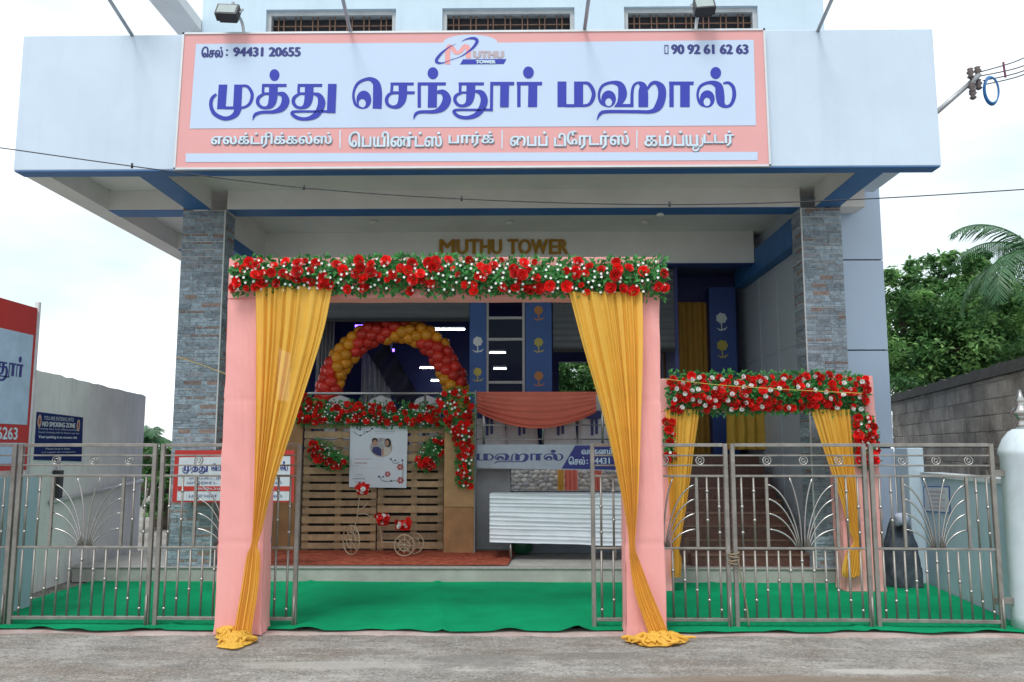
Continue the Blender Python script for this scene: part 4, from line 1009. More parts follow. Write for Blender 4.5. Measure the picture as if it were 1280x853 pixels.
# garlands and sprays on the slatted wall
G2 = 'rose garlands'
garland('rose_garland', 'red rose garland along the top of the slatted wall under the balloon arch', [(378,516,14),(430,517,13),(490,519,13),(552,520,13)], 11.9, 75, .042, 90, .012, 2000, 11, G2, depth=.10, lsz=.05)
garland('rose_garland', 'upright red rose garland at the corner beside the salmon drape', [(563,488,12),(567,500,20),(572,520,20),(578,545,11),(581,575,9),(581,608,8)], 11.66, 62, .040, 40, .018, 1300, 12, G2, depth=.10, lsz=.05)
garland('rose_spray', 'red rose spray on the slats left of the poster', [(390,556,9),(402,566,13),(418,575,12),(434,580,5)], 11.88, 17, .042, 22, .011, 700, 13, G2, depth=.08, lsz=.045)
garland('rose_spray', 'red rose spray on the slats right of the poster', [(553,548,7),(544,560,13),(535,575,12),(525,585,6)], 11.88, 15, .042, 22, .011, 700, 14, G2, depth=.08, lsz=.045)
garland('rose_spray', 'red roses half hidden behind the left gold curtain', [(384,493,6),(382,510,8),(380,530,8)], 11.86, 10, .045, 6, .016, 200, 15, G2, depth=.08)

# tricycle-shaped planter
TY = 11.45; cane = mat('cream_metal', (.42,.34,.24), .5, var=.12)
def tp(px, py, dy=0.): v = at(px, py, TY+dy); return v
T = thing('tricycle_planter', 'cream metal tricycle flower stand with three flower baskets on the mat', 'flower stand', (tp(475,690).x, TY, FZ))
def wheel(c, r, u, n_sp):
    wl = MB().ring(c, r, .008, u, (0,0,1), 26, 6).build('wheel', cane, T, smooth=True)
    sp = MB().ring(c, r*.55, .007, u, (0,0,1), 20, 5); sp.ball(c, .022, 8, 5)
    for k in range(n_sp):
        a = math.pi*2*k/n_sp; dd = Vector(u).normalized()*math.cos(a) + Vector((0,0,1))*math.sin(a); sp.tube([Vector(c), Vector(c)+dd*r], .005, 5)
    sp.build('spokes', cane, wl, smooth=True)
wr_ = .135; fz_ = FZ + .012
cf = Vector((tp(440,670).x, TY-.05, fz_+.195)); wheel(cf, .19, (.72,-.70,0), 8)
cr = Vector((tp(507,679).x, TY-.12, fz_+wr_)); wheel(cr, wr_, (1,-.12,0), 8); cr2 = cr + Vector((.09,.26,0)); wheel(cr2, wr_, (1,-.12,0), 8)
b = MB()
b.tube(catmull([cf, tuple(tp(446,648)), tuple(tp(449,625)), tuple(tp(450,617))],5), .007, 6); b.tube(catmull([tuple(tp(448,643)), tuple(tp(458,643)), tuple(tp(468,650)), tuple(tp(475,661)), tuple(tp(477,678))],5), .007, 6)
b.tube([tp(477,678), tp(492,678), cr, ], .009, 6); b.tube([cr, cr2], .009, 6); b.tube([tp(470,652), tp(476,657)], .009, 6)
b.tube(catmull([tuple(tp(446,640)), tuple(tp(455,634)), tuple(tp(460,628))],4), .007, 6)
b.build('frame', cane, T, smooth=True)
def basket(c, r, h):
    G = MB().lathe(c, [(r*.7,-h/2),(r,h/2),(r*.92,h/2-.01),(r*.6,-h/2+.02)], 16).build('basket', red_petal, T, smooth=True)
    rnd = random.Random(int(c.x*100))
    for k in range(15):
        a = 2*math.pi*k/15*2; rr_ = r*rnd.uniform(.3,1.05); q = Vector(c) + Vector((math.cos(a)*rr_, -abs(math.sin(a)*rr_) - .03, h*rnd.uniform(-.2,.7)))
        inst('rose', rose_ms[k % 3] if k % 3 else wrose_m, G, q, face_rot(rnd, .8), .036)
basket(tp(453,612), .10, .14); basket(tp(479,651), .10, .12); basket(tp(506,657), .10, .12)

# balloon arch in the hall
BY = 13.35
BA = thing('balloon_arch', 'balloon arch spiralling in red and orange inside the hall entrance', 'balloon arch', (at(495,505,BY).x, BY, SF))
bal_r = mat('red_balloon', (.82,.06,.04), .25, var=.05, trans=.25, rnd=.15); bal_o = mat('orange_balloon', (.92,.40,.03), .25, var=.05, trans=.25, rnd=.12)
def balloon_me(m):
    return MB().lathe((0,0,0), [(.0,-1.18),(.10,-1.12),(.35,-.92),(.72,-.6),(.95,-.15),(.98,.25),(.80,.68),(.48,.92),(.0,1.02)], 12).mesh('balloon', m, smooth=True)
bm_r, bm_o = balloon_me(bal_r), balloon_me(bal_o)
sp = catmull([(404,520),(411,485),(428,448),(458,421),(497,413),(533,424),(556,451),(570,485),(577,515)], 6)
L_ = [0]
for a, c in zip(sp, sp[1:]): L_.append(L_[-1] + math.hypot(c[0]-a[0], c[1]-a[1]))
nb = 30; rnd = random.Random(4)
for i in range(nb):
    s_ = L_[-1]*(i+.5)/nb; k = 0
    while k < len(sp)-2 and L_[k+1] < s_: k += 1
    t_ = (s_-L_[k])/(L_[k+1]-L_[k]); px = sp[k][0]+(sp[k+1][0]-sp[k][0])*t_; py = sp[k][1]+(sp[k+1][1]-sp[k][1])*t_
    tx, ty = sp[k+1][0]-sp[k][0], sp[k+1][1]-sp[k][1]; l = math.hypot(tx,ty); c = at(px, py, BY); nrm = Vector((-ty/l, 0, -tx/l))
    for j in range(5):
        a = 2*math.pi*j/5 + i*.63; off = nrm*math.cos(a)*.125 + Vector((0,1,0))*math.sin(a)*.125
        isr = ((j/5*2*math.pi + i*.36) % (2*math.pi)) < math.pi
        isr = math.sin(i*.62 + .9*math.cos(2*math.pi*j/5 + i*.63)) > -.05
        q = c + off + Vector((rnd.uniform(-.012,.012),)*3)
        rot = off.normalized().to_track_quat('Z','Y').to_euler()
        inst('balloon', bm_r if isr else bm_o, BA, q, rot, .098*rnd.uniform(.92,1.08))

# balcony railing and salmon drape
RY = 12.12
RL = thing('balcony_railing', 'steel railing along the edge of the raised hall floor', 'railing', (at(560,555,RY).x, RY, SF))
rz = at(500,492,RY).z; rx0, rx1 = at(385,492,RY).x, 1.93
MB().tube([(rx0,RY,rz),(rx1,RY,rz)], .022, 10).build('top_rail', steel_lt, RL, smooth=True)
for x in [rx0 + (rx1-rx0)*k/6 for k in range(7)]: MB().tube([(x,RY,SF),(x,RY,rz)], .016, 8).build('post', steel_lt, RL, smooth=True)
for z in (SF+.22, SF+.42): MB().tube([(rx0,RY,z),(rx1,RY,z)], .009, 8).build('mid_rail', steel_lt, RL, smooth=True)
def swag(u, v):
    x = at(594,492,RY).x + u*(at(745,492,RY).x - at(594,492,RY).x)
    top = rz+.02; dep = .22 + .30*math.sin(math.pi*min(1, max(0, u*.92+.03)))**.8 if True else 0
    z = top - v*dep
    fold = math.sin(v*38 + 2.5*noise.noise((u*2, v*3, 1))) * (.006 + .018*v)
    return (x, RY - .03 - fold - .05*v*math.sin(math.pi*u), z)
b = MB(); b.grid(50, 60, swag)
tag(b.build('drape', salmon, smooth=True, loc=(at(665,492,RY).x, RY, rz)), 'salmon pink cloth swag draped over the balcony railing', 'drape')
# covered chairs in the hall
cover = mat('chair_cover', (.60,.60,.62), .8, var=.06, trans=.1); bow_m = mat('navy_bow', (.02,.03,.16), .5)
def chair(px, y, label):
    c = Vector((at(px,520,y).x, y, SF)); G = thing('covered_chair', label, 'chair', c, group='white covered chairs')
    def fn(u, v):
        a = 2*math.pi*u; z = SF + .90*v; w_ = .22 - .015*v + .05*(1-v)**2*(1+.25*math.sin(a*9)); d = .05 + .05*(1-v)**2
        k = 1 if v < .82 else math.sqrt(max(0, 1-((v-.82)/.18)**2))
        k = max(k, .05)
        return (c.x + w_*math.copysign(abs(math.cos(a))**.6, math.cos(a))*k, c.y + d*math.copysign(abs(math.sin(a))**.6, math.sin(a))*max(k,.3) + .015*math.sin(a*9)*(1-v), z)
    MB().grid(40, 18, fn).build('back_cover', cover, G, smooth=True)
    MB().box(c.x-.21, c.x+.21, c.y+.06, c.y+.48, SF, SF+.46, .03).build('seat_cover', cover, G)
    bo = MB(); z = SF+.58; bo.box(c.x-.215, c.x+.215, c.y-.075, c.y-.06, z-.05, z+.05)
    bo.box(c.x-.05, c.x-.01, c.y-.09, c.y-.076, z-.3, z-.02); bo.box(c.x+.015, c.x+.055, c.y-.09, c.y-.076, z-.28, z-.02); bo.box(c.x-.09, c.x+.09, c.y-.10, c.y-.091, z-.06, z+.06, .004)
    bo.build('bow', bow_m, G)
for px, y, lab in ((425,13.0,'white covered chair behind the rail at the left foot of the balloon arch'),(476,13.05,'white covered chair behind the rail under the middle of the balloon arch'),(533,13.0,'white covered chair behind the rail under the right end of the balloon arch'),
                   (612,12.55,'white covered chair with navy bow, first from the corner under the salmon swag'),(652,12.6,'white covered chair with navy bow, second under the salmon swag'),(700,12.55,'white covered chair with navy bow, third under the salmon swag'),(742,12.6,'white covered chair with navy bow beside the right gold curtain')): chair(px, y, lab)

# hall drapes and lights
def plain_drape(name, label, x0, x1, y, z0, z1, nf, amp, m, seed):
    b = MB(); b.grid(nf*8, 12, lambda u, v: (x0+(x1-x0)*u, y + amp*math.sin(2*math.pi*nf*u + noise.noise((u*5,v*2,seed))*1.5), z0+(z1-z0)*v))
    return tag(b.build(name, m, smooth=True, loc=((x0+x1)/2, y, z0)), label, 'drape')
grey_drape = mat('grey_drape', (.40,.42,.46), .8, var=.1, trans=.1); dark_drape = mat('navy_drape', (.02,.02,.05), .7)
plain_drape('hall_drape', 'pale grey drape hanging inside the hall seen through the balloon arch', at(452,450,15).x, at(490,450,15).x, 15.0, SF, 4.0, 6, .05, grey_drape, 1)
plain_drape('hall_drape', 'pale grey drape hanging inside the hall left of the balloon arch', at(395,450,14.2).x, at(418,450,14.2).x, 14.2, SF, 4.2, 5, .05, grey_drape, 2)
b = MB(); b.grid(30, 10, lambda u, v: (at(462,440,14.9).x + u*1.0 + .1*math.sin(v*5), 14.9 + .04*math.sin(u*30), at(462,430,14.9).z + .35 - 1.5*u**1.2 - v*.45*(1+.5*u)))
tag(b.build('hall_drape', dark_drape, smooth=True), 'dark swag crossing the hall seen through the balloon arch', 'drape')
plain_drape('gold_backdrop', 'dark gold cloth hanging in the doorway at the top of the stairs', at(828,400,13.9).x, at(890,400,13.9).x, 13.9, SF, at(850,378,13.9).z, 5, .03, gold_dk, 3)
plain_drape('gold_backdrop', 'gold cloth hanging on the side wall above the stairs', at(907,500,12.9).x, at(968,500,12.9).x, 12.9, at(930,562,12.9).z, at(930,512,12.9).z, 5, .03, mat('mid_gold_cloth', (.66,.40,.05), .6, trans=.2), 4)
def tube_lamp(px, py, y, wpx, label):
    c = at(px, py, y); h = at(px+wpx/2, py, y).x - c.x; G = thing('tube_lamp', label, 'lamp', c, group='tube lamps in the hall')
    MB().box(c.x-h, c.x+h, c.y-.03, c.y+.03, c.z+.02, c.z+.045).build('housing', alum, G); MB().tube([(c.x-h,c.y,c.z),(c.x+h,c.y,c.z)], .012, 8).build('tube', tube_on, G, smooth=True)
for px, py, y, wp_, lab in ((560,412,13.9,42,'largest lit tube lamp on the hall ceiling above the balloon arch'),(535,460,16.5,20,'small lit tube lamp in the hall, upper one inside the balloon arch'),(547,476,17.2,16,'small lit tube lamp in the hall, lower one inside the balloon arch'),
                       (622,441,13.6,20,'lit tube lamp behind the glazed bay, upper one'),(625,461,14.6,16,'lit tube lamp behind the glazed bay, lower one')): tube_lamp(px, py, y, wp_, lab)
for px, py, y, wp_, lab in ((452,408,14.6,16,'violet light strip left of the balloon arch top'),(482,438,15.2,22,'violet light strip under the balloon arch')):
    c = at(px, py, y); h = at(px+wp_/2,py,y).x-c.x; tag(MB().box(c.x-h,c.x+h,c.y-.02,c.y+.02,c.z-.025,c.z+.025,.004).build('light_strip', led_violet, None, loc=c), lab, 'lamp')

# long white folded table in front of the basement
WY = 11.1
WT = thing('folding_table', 'long white table with a horizontally pleated cloth front before the basement', 'table', (at(700,690,WY).x, WY+.3, FZ))
x0, x1 = at(612,650,WY).x, at(800,650,WY).x; zt, zb = at(612,617,WY).z, at(612,678,WY).z
def tf(u, v):
    z = zt - (zt-zb)*v - u*(.03+.02*v); ph = v*11 + .5*noise.noise((v*9, 0, 7)) + .12*noise.noise((u*3, v*5, 1))
    s_ = abs((ph % 1) - .5)*2; sag = .010*math.sin(math.pi*u)*noise.noise((round(ph-.5)*1.7, 0, 3))
    return (x0 + (x1-x0)*u + .006*noise.noise((v*30,0,1)), WY + .013*(1-s_**2) + .014*noise.noise((u*2.5, v*7, 2)), z + sag + .004*noise.noise((u*6, round(ph), 4)))
b = MB(); b.grid(40, 140, tf); b.build('pleated_front', mat('table_white', (.72,.78,.85), .9, var=.05, spec=.1), WT, smooth=True)
b = MB(); b.box(x0, x1, WY+.03, WY+.55, zt-.045, zt-.012, .006); b.build('table_top', mat('table_white', (.72,.78,.85), .6), WT)
b = MB(); b.box(x0, x0+.02, WY+.03, WY+.55, zb, zt-.046); b.build('side_cloth', mat('table_white', (.72,.78,.85), .6), WT)
for px in (638, 770):
    for dy in (.06, .5):
        x = at(px,690,WY).x; MB().tube([(x,WY+dy,FZ),(x,WY+dy,zb+.05)], .018, 8).build('leg', steel_lt, WT, smooth=True)
p = at(641,697,11.5)
tag(MB().lathe((p.x+.12,11.75,FZ), [(.10,0),(.14,.05),(.15,.16),(.12,.24),(.08,.26)], 14).build('green_pot', mat('green_plastic', (.01,.10,.05), .4), None, smooth=True, loc=(p.x+.12,11.75,FZ)), 'dark green pot standing under the left end of the white table', 'pot')
# rubble wall seen through the basement, with two hanging cloths
RW = thing('rubble_wall', 'sunlit rubble stone wall seen through the basement opening', 'wall', (1.0, 22.2, 0))
MB().box(-3, 6, 22.2, 22.5, 0, 1.7).build('mortar', mat('grey_mortar', (.40,.39,.36), .9), RW)
rnd = random.Random(21); st_ms = []
for k in range(4):
    b = MB(); b.ball((0,0,0), 1, 8, 5); b.v = [Vector((v.x, v.y*.35, v.z)) * (1+.25*noise.noise(v*1.3 + Vector((k*7,0,0)))) for v in b.v]
    st_ms.append(b.mesh('stone', mat('rubble_%d' % k, ((.50,.48,.44),(.40,.40,.40),(.55,.52,.46),(.36,.34,.31))[k], .9, var=.2, scale=3, bump=.3, bscale=10, rnd=.2), smooth=True))
z = .45
while z < 1.40:
    x = -.5
    while x < 3.1:
        r = rnd.uniform(.045,.080); inst('stone', rnd.choice(st_ms), RW, (x, 22.2, z + rnd.uniform(-.03,.03)), (0, rnd.uniform(-.6,.6), 0), (r*1.2, r, r*.85)); x += r*2.1
    z += .105
for px0, px1, m, lab in ((697,705,gold,'narrow gold cloth hanging against the rubble wall'),(706,722,salmon,'salmon cloth hanging against the rubble wall, left one'),(743,752,salmon,'salmon cloth hanging against the rubble wall, right one')):
    plain_drape('hung_cloth', lab, at(px0,600,21.6).x, at(px1,600,21.6).x, 21.6, .3, 1.7, 3, .03, m, px0)

# ================================================================== LEFT NEIGHBOUR
plaster = mat('grey_plaster', (.84,.84,.84), .85, var=.12, scale=1.2, streak=.35, bump=.15, bscale=25)
a0, a1 = Vector((-5.42, 8.98, 0)), Vector((-5.68, 12.6, 0)); d = (a1-a0).normalized(); nn = Vector((d.y, -d.x, 0))
AW = thing('neighbour_wall', 'plain grey plastered neighbour wall behind the left gate', 'wall', a1)
zt = 2.47; L_ = (a1-a0).length; n = 24; b = MB(); vs = []
for i in range(n+1):
    p = a0 + d*L_*i/n; top = zt - .10*i/n + .02*noise.noise((i*.9,0,1)) + .012*noise.noise((i*2.3,0,4))
    for q, z in ((p + nn*.0, 0), (p, top), (p - nn*.22, top), (p - nn*.22, 0)): vs.append(q + Vector((0,0,z)))
b.add(vs, [[4*i+k, 4*i+4+k, 4*i+5+k, 4*i+1+k] for i in range(n) for k in range(3)] + [[4*n,4*n+1,4*n+2,4*n+3][::-1]])
b.build('wall', plaster, AW)
pp_ = [a0 + d*(L_*.22) + nn*.03 + Vector((0,0,.98)), a1 - d*.05 + nn*.03 + Vector((0,0,1.12))]
MB().tube(pp_, .03, 8).build('pipe', mat('grey_pipe', (.5,.5,.52), .5), AW, smooth=True)
m_ = a0 + d*(L_*.25) + nn*.05; MB().obox(m_ + Vector((0,0,1.18)), d*.05, nn*.04, (0,0,.16)).build('meter_box', black_m, AW); MB().tube([m_ + Vector((0,0,1.02)), m_ + Vector((0,0,1.5))], .02, 6).build('pipe', mat('grey_pipe', (.5,.5,.52), .5), AW, smooth=True)
# blue enamel notice on that wall
def on_wall(px, py, off=0.):
    r = ray(px, py); o = Vector((0,0,EYE)); k = (a0 + nn*off - o).dot(nn) / r.dot(nn); return o + r*k
NS = thing('no_smoking_sign', 'blue no smoking notice with white lettering on the grey wall', 'sign', on_wall(72, 577, .01))
q = [on_wall(*p, .012) for p in ((43,575),(102,577),(104,522),(47,515))]
MB().add(q + [p - nn*.011 for p in q], [[0,1,2,3],[0,4,5,1],[1,5,6,2],[2,6,7,3],[3,7,4,0]]).build('plate', mat('notice_blue', (.02,.035,.15), .8, var=.08, spec=.05), NS)
wsm = mat('notice_white', (.62,.66,.72), .5)
def wall_text(body, x0, x1, yt, yb, sl_=.115, bold=.0):
    p0, p1, ph = on_wall(x0, yb, .015), on_wall(x1, yb + sl_*(x1-x0), .015), on_wall(x0, yt, .015)
    text('lettering', body, wsm, NS, p0, Vector((p1.x-p0.x, p1.y-p0.y, 0)), (0,0,1), (p1-p0).length, ph.z-p0.z, bold)
wall_text('YOU ARE ENTERING INTO', 55, 92, 520, 525, .1); wall_text('NO SMOKING ZONE', 53, 93.5, 527, 533, .09, .006)
wall_text('smoking here is an offence and those', 48, 99, 534.5, 537.5, .08); wall_text('found smoking shall be fined as per law', 48, 99, 539, 542, .07); wall_text('Your parking is at owners risk', 48, 96, 544.5, 548.5, .06, .004)
wall_text('Please keep it clean', 57, 87, 560, 563, .04); wall_text('and support the management', 52, 94, 564.5, 567, .04)
for px, py in ((49.5,526.5), (98,532)): 
    c = on_wall(px, py, .016); MB().add([c + d*.045*math.cos(t_) + Vector((0,0,.075*math.sin(t_))) for t_ in [2*math.pi*k/14 for k in range(14)]], [list(range(14))]).build('emblem', mat('emblem_peach', (.55,.36,.28), .5), NS)
    MB().add([c + nn*.002 + d*.022*math.cos(t_) + Vector((0,0,.04*math.sin(t_))) for t_ in [2*math.pi*k/10 for k in range(10)]], [list(range(10))]).build('emblem', mat('emblem_rust', (.3,.08,.05), .5), NS)
# pale blue boundary wall at the far left
lwm = mat('pale_blue_wall', (.42,.56,.66), .8, var=.08, scale=1.5, streak=.3, bump=.1, bscale=40)
b = MB(); b.box(-5.24, -5.0, 7.95, 8.75, 0, 1.33, .01)
tag(b.build('boundary_wall', lwm, None, loc=(-5.1,8.6,0)), 'low pale blue boundary wall behind the left gate edge', 'wall')

# ================================================================== RIGHT NEIGHBOUR
bw = mat('pale_blue_wall', (.42,.56,.66))
w0, w1 = Vector((4.44, 7.78, 0)), Vector((4.76, 10.38, 0)); d2 = (w1-w0).normalized(); n2 = Vector((-d2.y, d2.x, 0))
CW = thing('compound_wall', 'low pale blue compound wall behind the right gate leaf', 'wall', w0)
b = MB(); L2 = (w1-w0).length; b.obox((w0+w1)/2 - n2*.1 + Vector((0,0,.63)), d2*L2/2, n2*.1, (0,0,.63)); b.build('wall', lwm, CW)
b = MB(); b.obox((w0+w1)/2 - n2*.1 + Vector((0,0,1.285)), d2*(L2/2+.01), n2*.12, (0,0,.024)); b.build('coping', mat('pale_coping', (.52,.58,.62), .8), CW)
def on_cw(px, py, off):
    r = ray(px, py); o = Vector((0,0,EYE)); k = (w0 + n2*off - o).dot(n2) / r.dot(n2); return o + r*k
NT = thing('paper_notice', 'small paper notice with blue border on the right compound wall', 'notice', on_cw(1171,640,.01))
for pts, off, m in ((((1155,640),(1188,642),(1187,608),(1154,608)), .006, mat('notice_blue_ink', (.04,.12,.45), .6)), (((1156.2,638.6),(1186.6,640.6),(1185.6,609.5),(1155.2,609.5)), .009, mat('notice_paper', (.60,.66,.72), .8))):
    MB().add([on_cw(*p, off) for p in pts], [[0,1,2,3]]).build('sheet', m, NT)
for k in range(5):
    y = 614 + k*5; MB().add([on_cw(*p, .011) for p in ((1161,y+1.6),(1181 - (k % 2)*4,y+2),(1181-(k % 2)*4,y+.6),(1161,y+.2))], [[0,1,2,3]]).build('printed_line', mat('notice_pink_ink', (.50,.34,.38), .7), NT)
# gatepost with rounded shoulder and steel finial
gp = Vector((at(1256,770,7.7).x + .36, 7.85, 0))
GP = thing('gatepost', 'pale blue round-shouldered gatepost with steel finial at the right edge', 'gatepost', gp)
b = MB().lathe(gp, [(.205,0),(.20,.12),(.20,1.52),(.215,1.55),(.21,1.585),(.17,1.68),(.12,1.745),(.08,1.77)], 28); b.build('shaft', mat('post_paint', (.60,.69,.74), .6, var=.08, streak=.35), GP, smooth=True)
b = MB().lathe(gp + Vector((0,0,1.77)), [(.055,0),(.05,.05),(.03,.08),(.06,.11),(.085,.15),(.06,.19),(.03,.22),(.05,.25),(.03,.30),(.008,.36)], 18); b.build('finial', steel_lt, GP, smooth=True)
for z in (1.37, .25): MB().box(gp.x-.36, gp.x-.17, 7.83, 7.86, z-.03, z+.03, .004).build('hinge', steel, GP)
# concrete block wall running away on the right
k0, k1 = Vector((5.1, 7.6, 0)), Vector((7.0, 16.4, 0)); d3 = (k1-k0).normalized(); n3 = Vector((-d3.y, d3.x, 0)); L3 = (k1-k0).length
BWL = thing('block_wall', 'weathered concrete block wall running back on the right', 'wall', k0)
blk = mat('concrete_block', (.27,.225,.185), .95, var=.45, scale=1.6, bump=.8, bscale=16, rnd=.14, streak=.6, c2=(.36,.31,.265), world=True)
MB().obox((k0+k1)/2 - n3*.12 + Vector((0,0,1.22)), d3*L3/2, n3*.10, (0,0,1.22)).build('mortar', mat('dark_mortar', (.27,.235,.20), .95, var=.3, bump=.5, world=True), BWL)
rnd = random.Random(5); bmesh_ = MB().box(-.5,.5,-.5,.5,-.5,.5,.03).mesh('block', blk); ang = math.atan2(d3.y, d3.x); z = 1.0; row = 0
while z < 2.45:
    s_ = .0 if row % 2 else -.2
    while s_ < L3:
        a = max(0, s_); e = min(L3, s_+.42)
        if e - a > .06:
            c = k0 + d3*(a+e)/2 - n3*.122; inst('block', bmesh_, BWL, c + Vector((0,0,z+.1)), (0,0,ang), (e-a-.008+rnd.uniform(-.008,.006), .225+rnd.uniform(-.022,.012), .192+rnd.uniform(-.008,.006)))
        s_ += .42
    z += .2; row += 1
b = MB(); vs = []; n = 40
for i in range(n+1):
    p = k0 + d3*L3*i/n; h = 2.50 + .09 + .05*noise.noise((i*.8,0,3)); b_ = 2.45
    vs += [p + n3*.05 + Vector((0,0,b_)), p + n3*.03 + Vector((0,0,h)), p - n3*.25 + Vector((0,0,h-.01)), p - n3*.27 + Vector((0,0,b_))]
b.add(vs, [[4*i+k, 4*i+4+k, 4*i+4+(k+1)%4, 4*i+(k+1)%4] for i in range(n) for k in range(4)] + [[0,1,2,3],[4*n+3,4*n+2,4*n+1,4*n]])
b.build('coping', mat('mossy_coping', (.045,.042,.038), .95, var=.4, scale=5, bump=.6, bscale=25), BWL)
# heap under a dark sheet between the arch and the compound wall
b = MB(); c = Vector((at(1122,650,10.2).x, 10.2, 0))
def sheet(u, v):
    a = 2*math.pi*u; r = .30*(1-.55*v**2.2) * (1+.12*noise.noise((math.cos(a)*2, math.sin(a)*2, v*3)) + -0.0 + .06*math.sin(a*6+v*4) + .10*noise.noise((a*2.2, v*6, 8))); return (c.x + r*math.cos(a)*.8, c.y + r*math.sin(a)*.8, .02 + (.66+.30*noise.noise((math.cos(a)*1.3, math.sin(a)*1.3, 5)))*v + .05*noise.noise((math.cos(a)*2, v*4, math.sin(a)*2)))
b.grid(48, 20, sheet); b.add([sheet(i/48, 1) for i in range(48)], [list(range(48))])
tag(b.build('covered_heap', mat('dark_sheet', (.06,.075,.10), .8, var=.5, scale=4, bump=.6, bscale=12), None, smooth=True, loc=c), 'upright heap under a dark sheet behind the right gate', 'covered heap')
p = c + Vector((-.04,-.20,.78)); bag = MB().ball(p, .08, 14, 10, (1.1,.8,1)); bag.v = [p + (v-p)*(1+.55*noise.noise(v*14)) for v in bag.v]
tag(bag.build('white_bag', mat('bag_white', (.42,.46,.58), .9, bump=.4, bscale=12, spec=.1), None, smooth=True, loc=p), 'small white bag lying on the dark covered heap', 'bag')

# ================================================================== TREES
def leaf_crown(name, blobs, nleaf, size, parent, seed, ms=leaf_t):
    """blobs: (centre, radius) clumps; leaves are set on and inside each clump"""
    rnd = random.Random(seed); parts = [MB(), MB(), MB()]
    for c, r in blobs:
        n = int(nleaf * r*r / sum(q[1]**2 for q in blobs)); c = Vector(c)
        tw = [(Vector((rnd.gauss(0,1), rnd.gauss(0,1), rnd.gauss(0,1))).normalized()*r*rnd.uniform(.4,1.15), rnd.random()) for _ in range(max(6, n//70))]
        for i in range(n):
            tp_, cl_ = rnd.choice(tw); p = c + tp_ + Vector((rnd.gauss(0,1), rnd.gauss(0,1), rnd.gauss(0,.65)))*r*.15
            d_ = Vector((rnd.uniform(-1,1), rnd.uniform(-1,1), rnd.uniform(-.9,.5)))
            k = 2 if cl_ + rnd.uniform(-.15,.15) > .74 else (0 if cl_ + rnd.uniform(-.15,.15) < .33 else 1)
            leaf_add(parts[k], p, d_, size*rnd.uniform(.55,1.3), size*rnd.uniform(.2,.36), Vector((rnd.uniform(-.6,.6), rnd.uniform(-.6,.6), 1)))
    for k, b in enumerate(parts):
        if b.v: b.build(name, ms[k], parent)
def tree(label, base, h, blobs, nleaf, size, seed, group):
    T_ = thing('broadleaf_tree', label, 'tree', base, group=group); rnd = random.Random(seed)
    b = MB(); base = Vector(base); top = base + Vector((rnd.uniform(-.3,.3), rnd.uniform(-.3,.3), h*.55))
    b.tube(catmull([tuple(base), tuple(base.lerp(top,.5)+Vector((.1,.05,0))), tuple(top)],4), [.22-.10*i/8 for i in range(9)], 9)
    for c, r in blobs[:9]:
        c = Vector(c); b.tube(catmull([tuple(base.lerp(top,.7)), tuple(top.lerp(c,.5)+Vector((0,0,.2))), tuple(c)],4), [.10-.0095*i for i in range(9)], 6)
    b.build('trunk', bark, T_, smooth=True); leaf_crown('crown', blobs, nleaf, size, T_, seed)
def blob_px(lst, Y, seed, dz=1.2):
    rnd = random.Random(seed); return [(tuple(at(x, y, Y + rnd.uniform(-dz, dz))), r) for x, y, r in lst]
tree('dense green tree rising behind the block wall beside the hall', (at(1150,560,21).x, 21, 0), 5.5, blob_px([(1122,362,.55),(1148,352,.5),(1178,345,.5),(1130,400,.85),(1170,395,1.0),(1205,385,.9),(1120,445,1.0),(1160,440,1.1),(1205,435,1.1),(1115,480,.9),(1160,480,1.0),(1205,470,1.0),(1205,350,.45),(1116,342,.25),(1140,332,.22),(1168,328,.25),(1190,325,.22),(1215,318,.28)], 20.5, 1), 30000, .15, 31, 'trees behind the block wall')
tree('dense green tree behind the block wall at the right edge under the palm', (at(1260,560,21).x, 21, 0), 5.0, blob_px([(1225,365,.7),(1250,380,.8),(1240,410,1.0),(1275,410,1.0),(1225,445,.9),(1265,445,1.0),(1300,430,1.0),(1215,340,.5),(1225,328,.4),(1290,390,.8)], 21.0, 2), 22000, .15, 32, 'trees behind the block wall')
tree('light green tree seen through the hall window at the back', (1.6, 26.5, 0), 5, [((.9+k*.28, 26+.3*math.sin(k*2), 2.9 + (k*37 % 17)*.11), .75) for k in range(-2, 9)], 18000, .15, 33, 'trees behind the hall')
tree('small light green bush beyond the gap left of the stone column', (at(200,560,17).x, 17.2, 0), 2.2, blob_px([(190,575,.35),(200,585,.4),(212,570,.3),(195,602,.4),(210,605,.4),(185,620,.4)], 17, 3, .2), 3500, .10, 34, 'bushes')
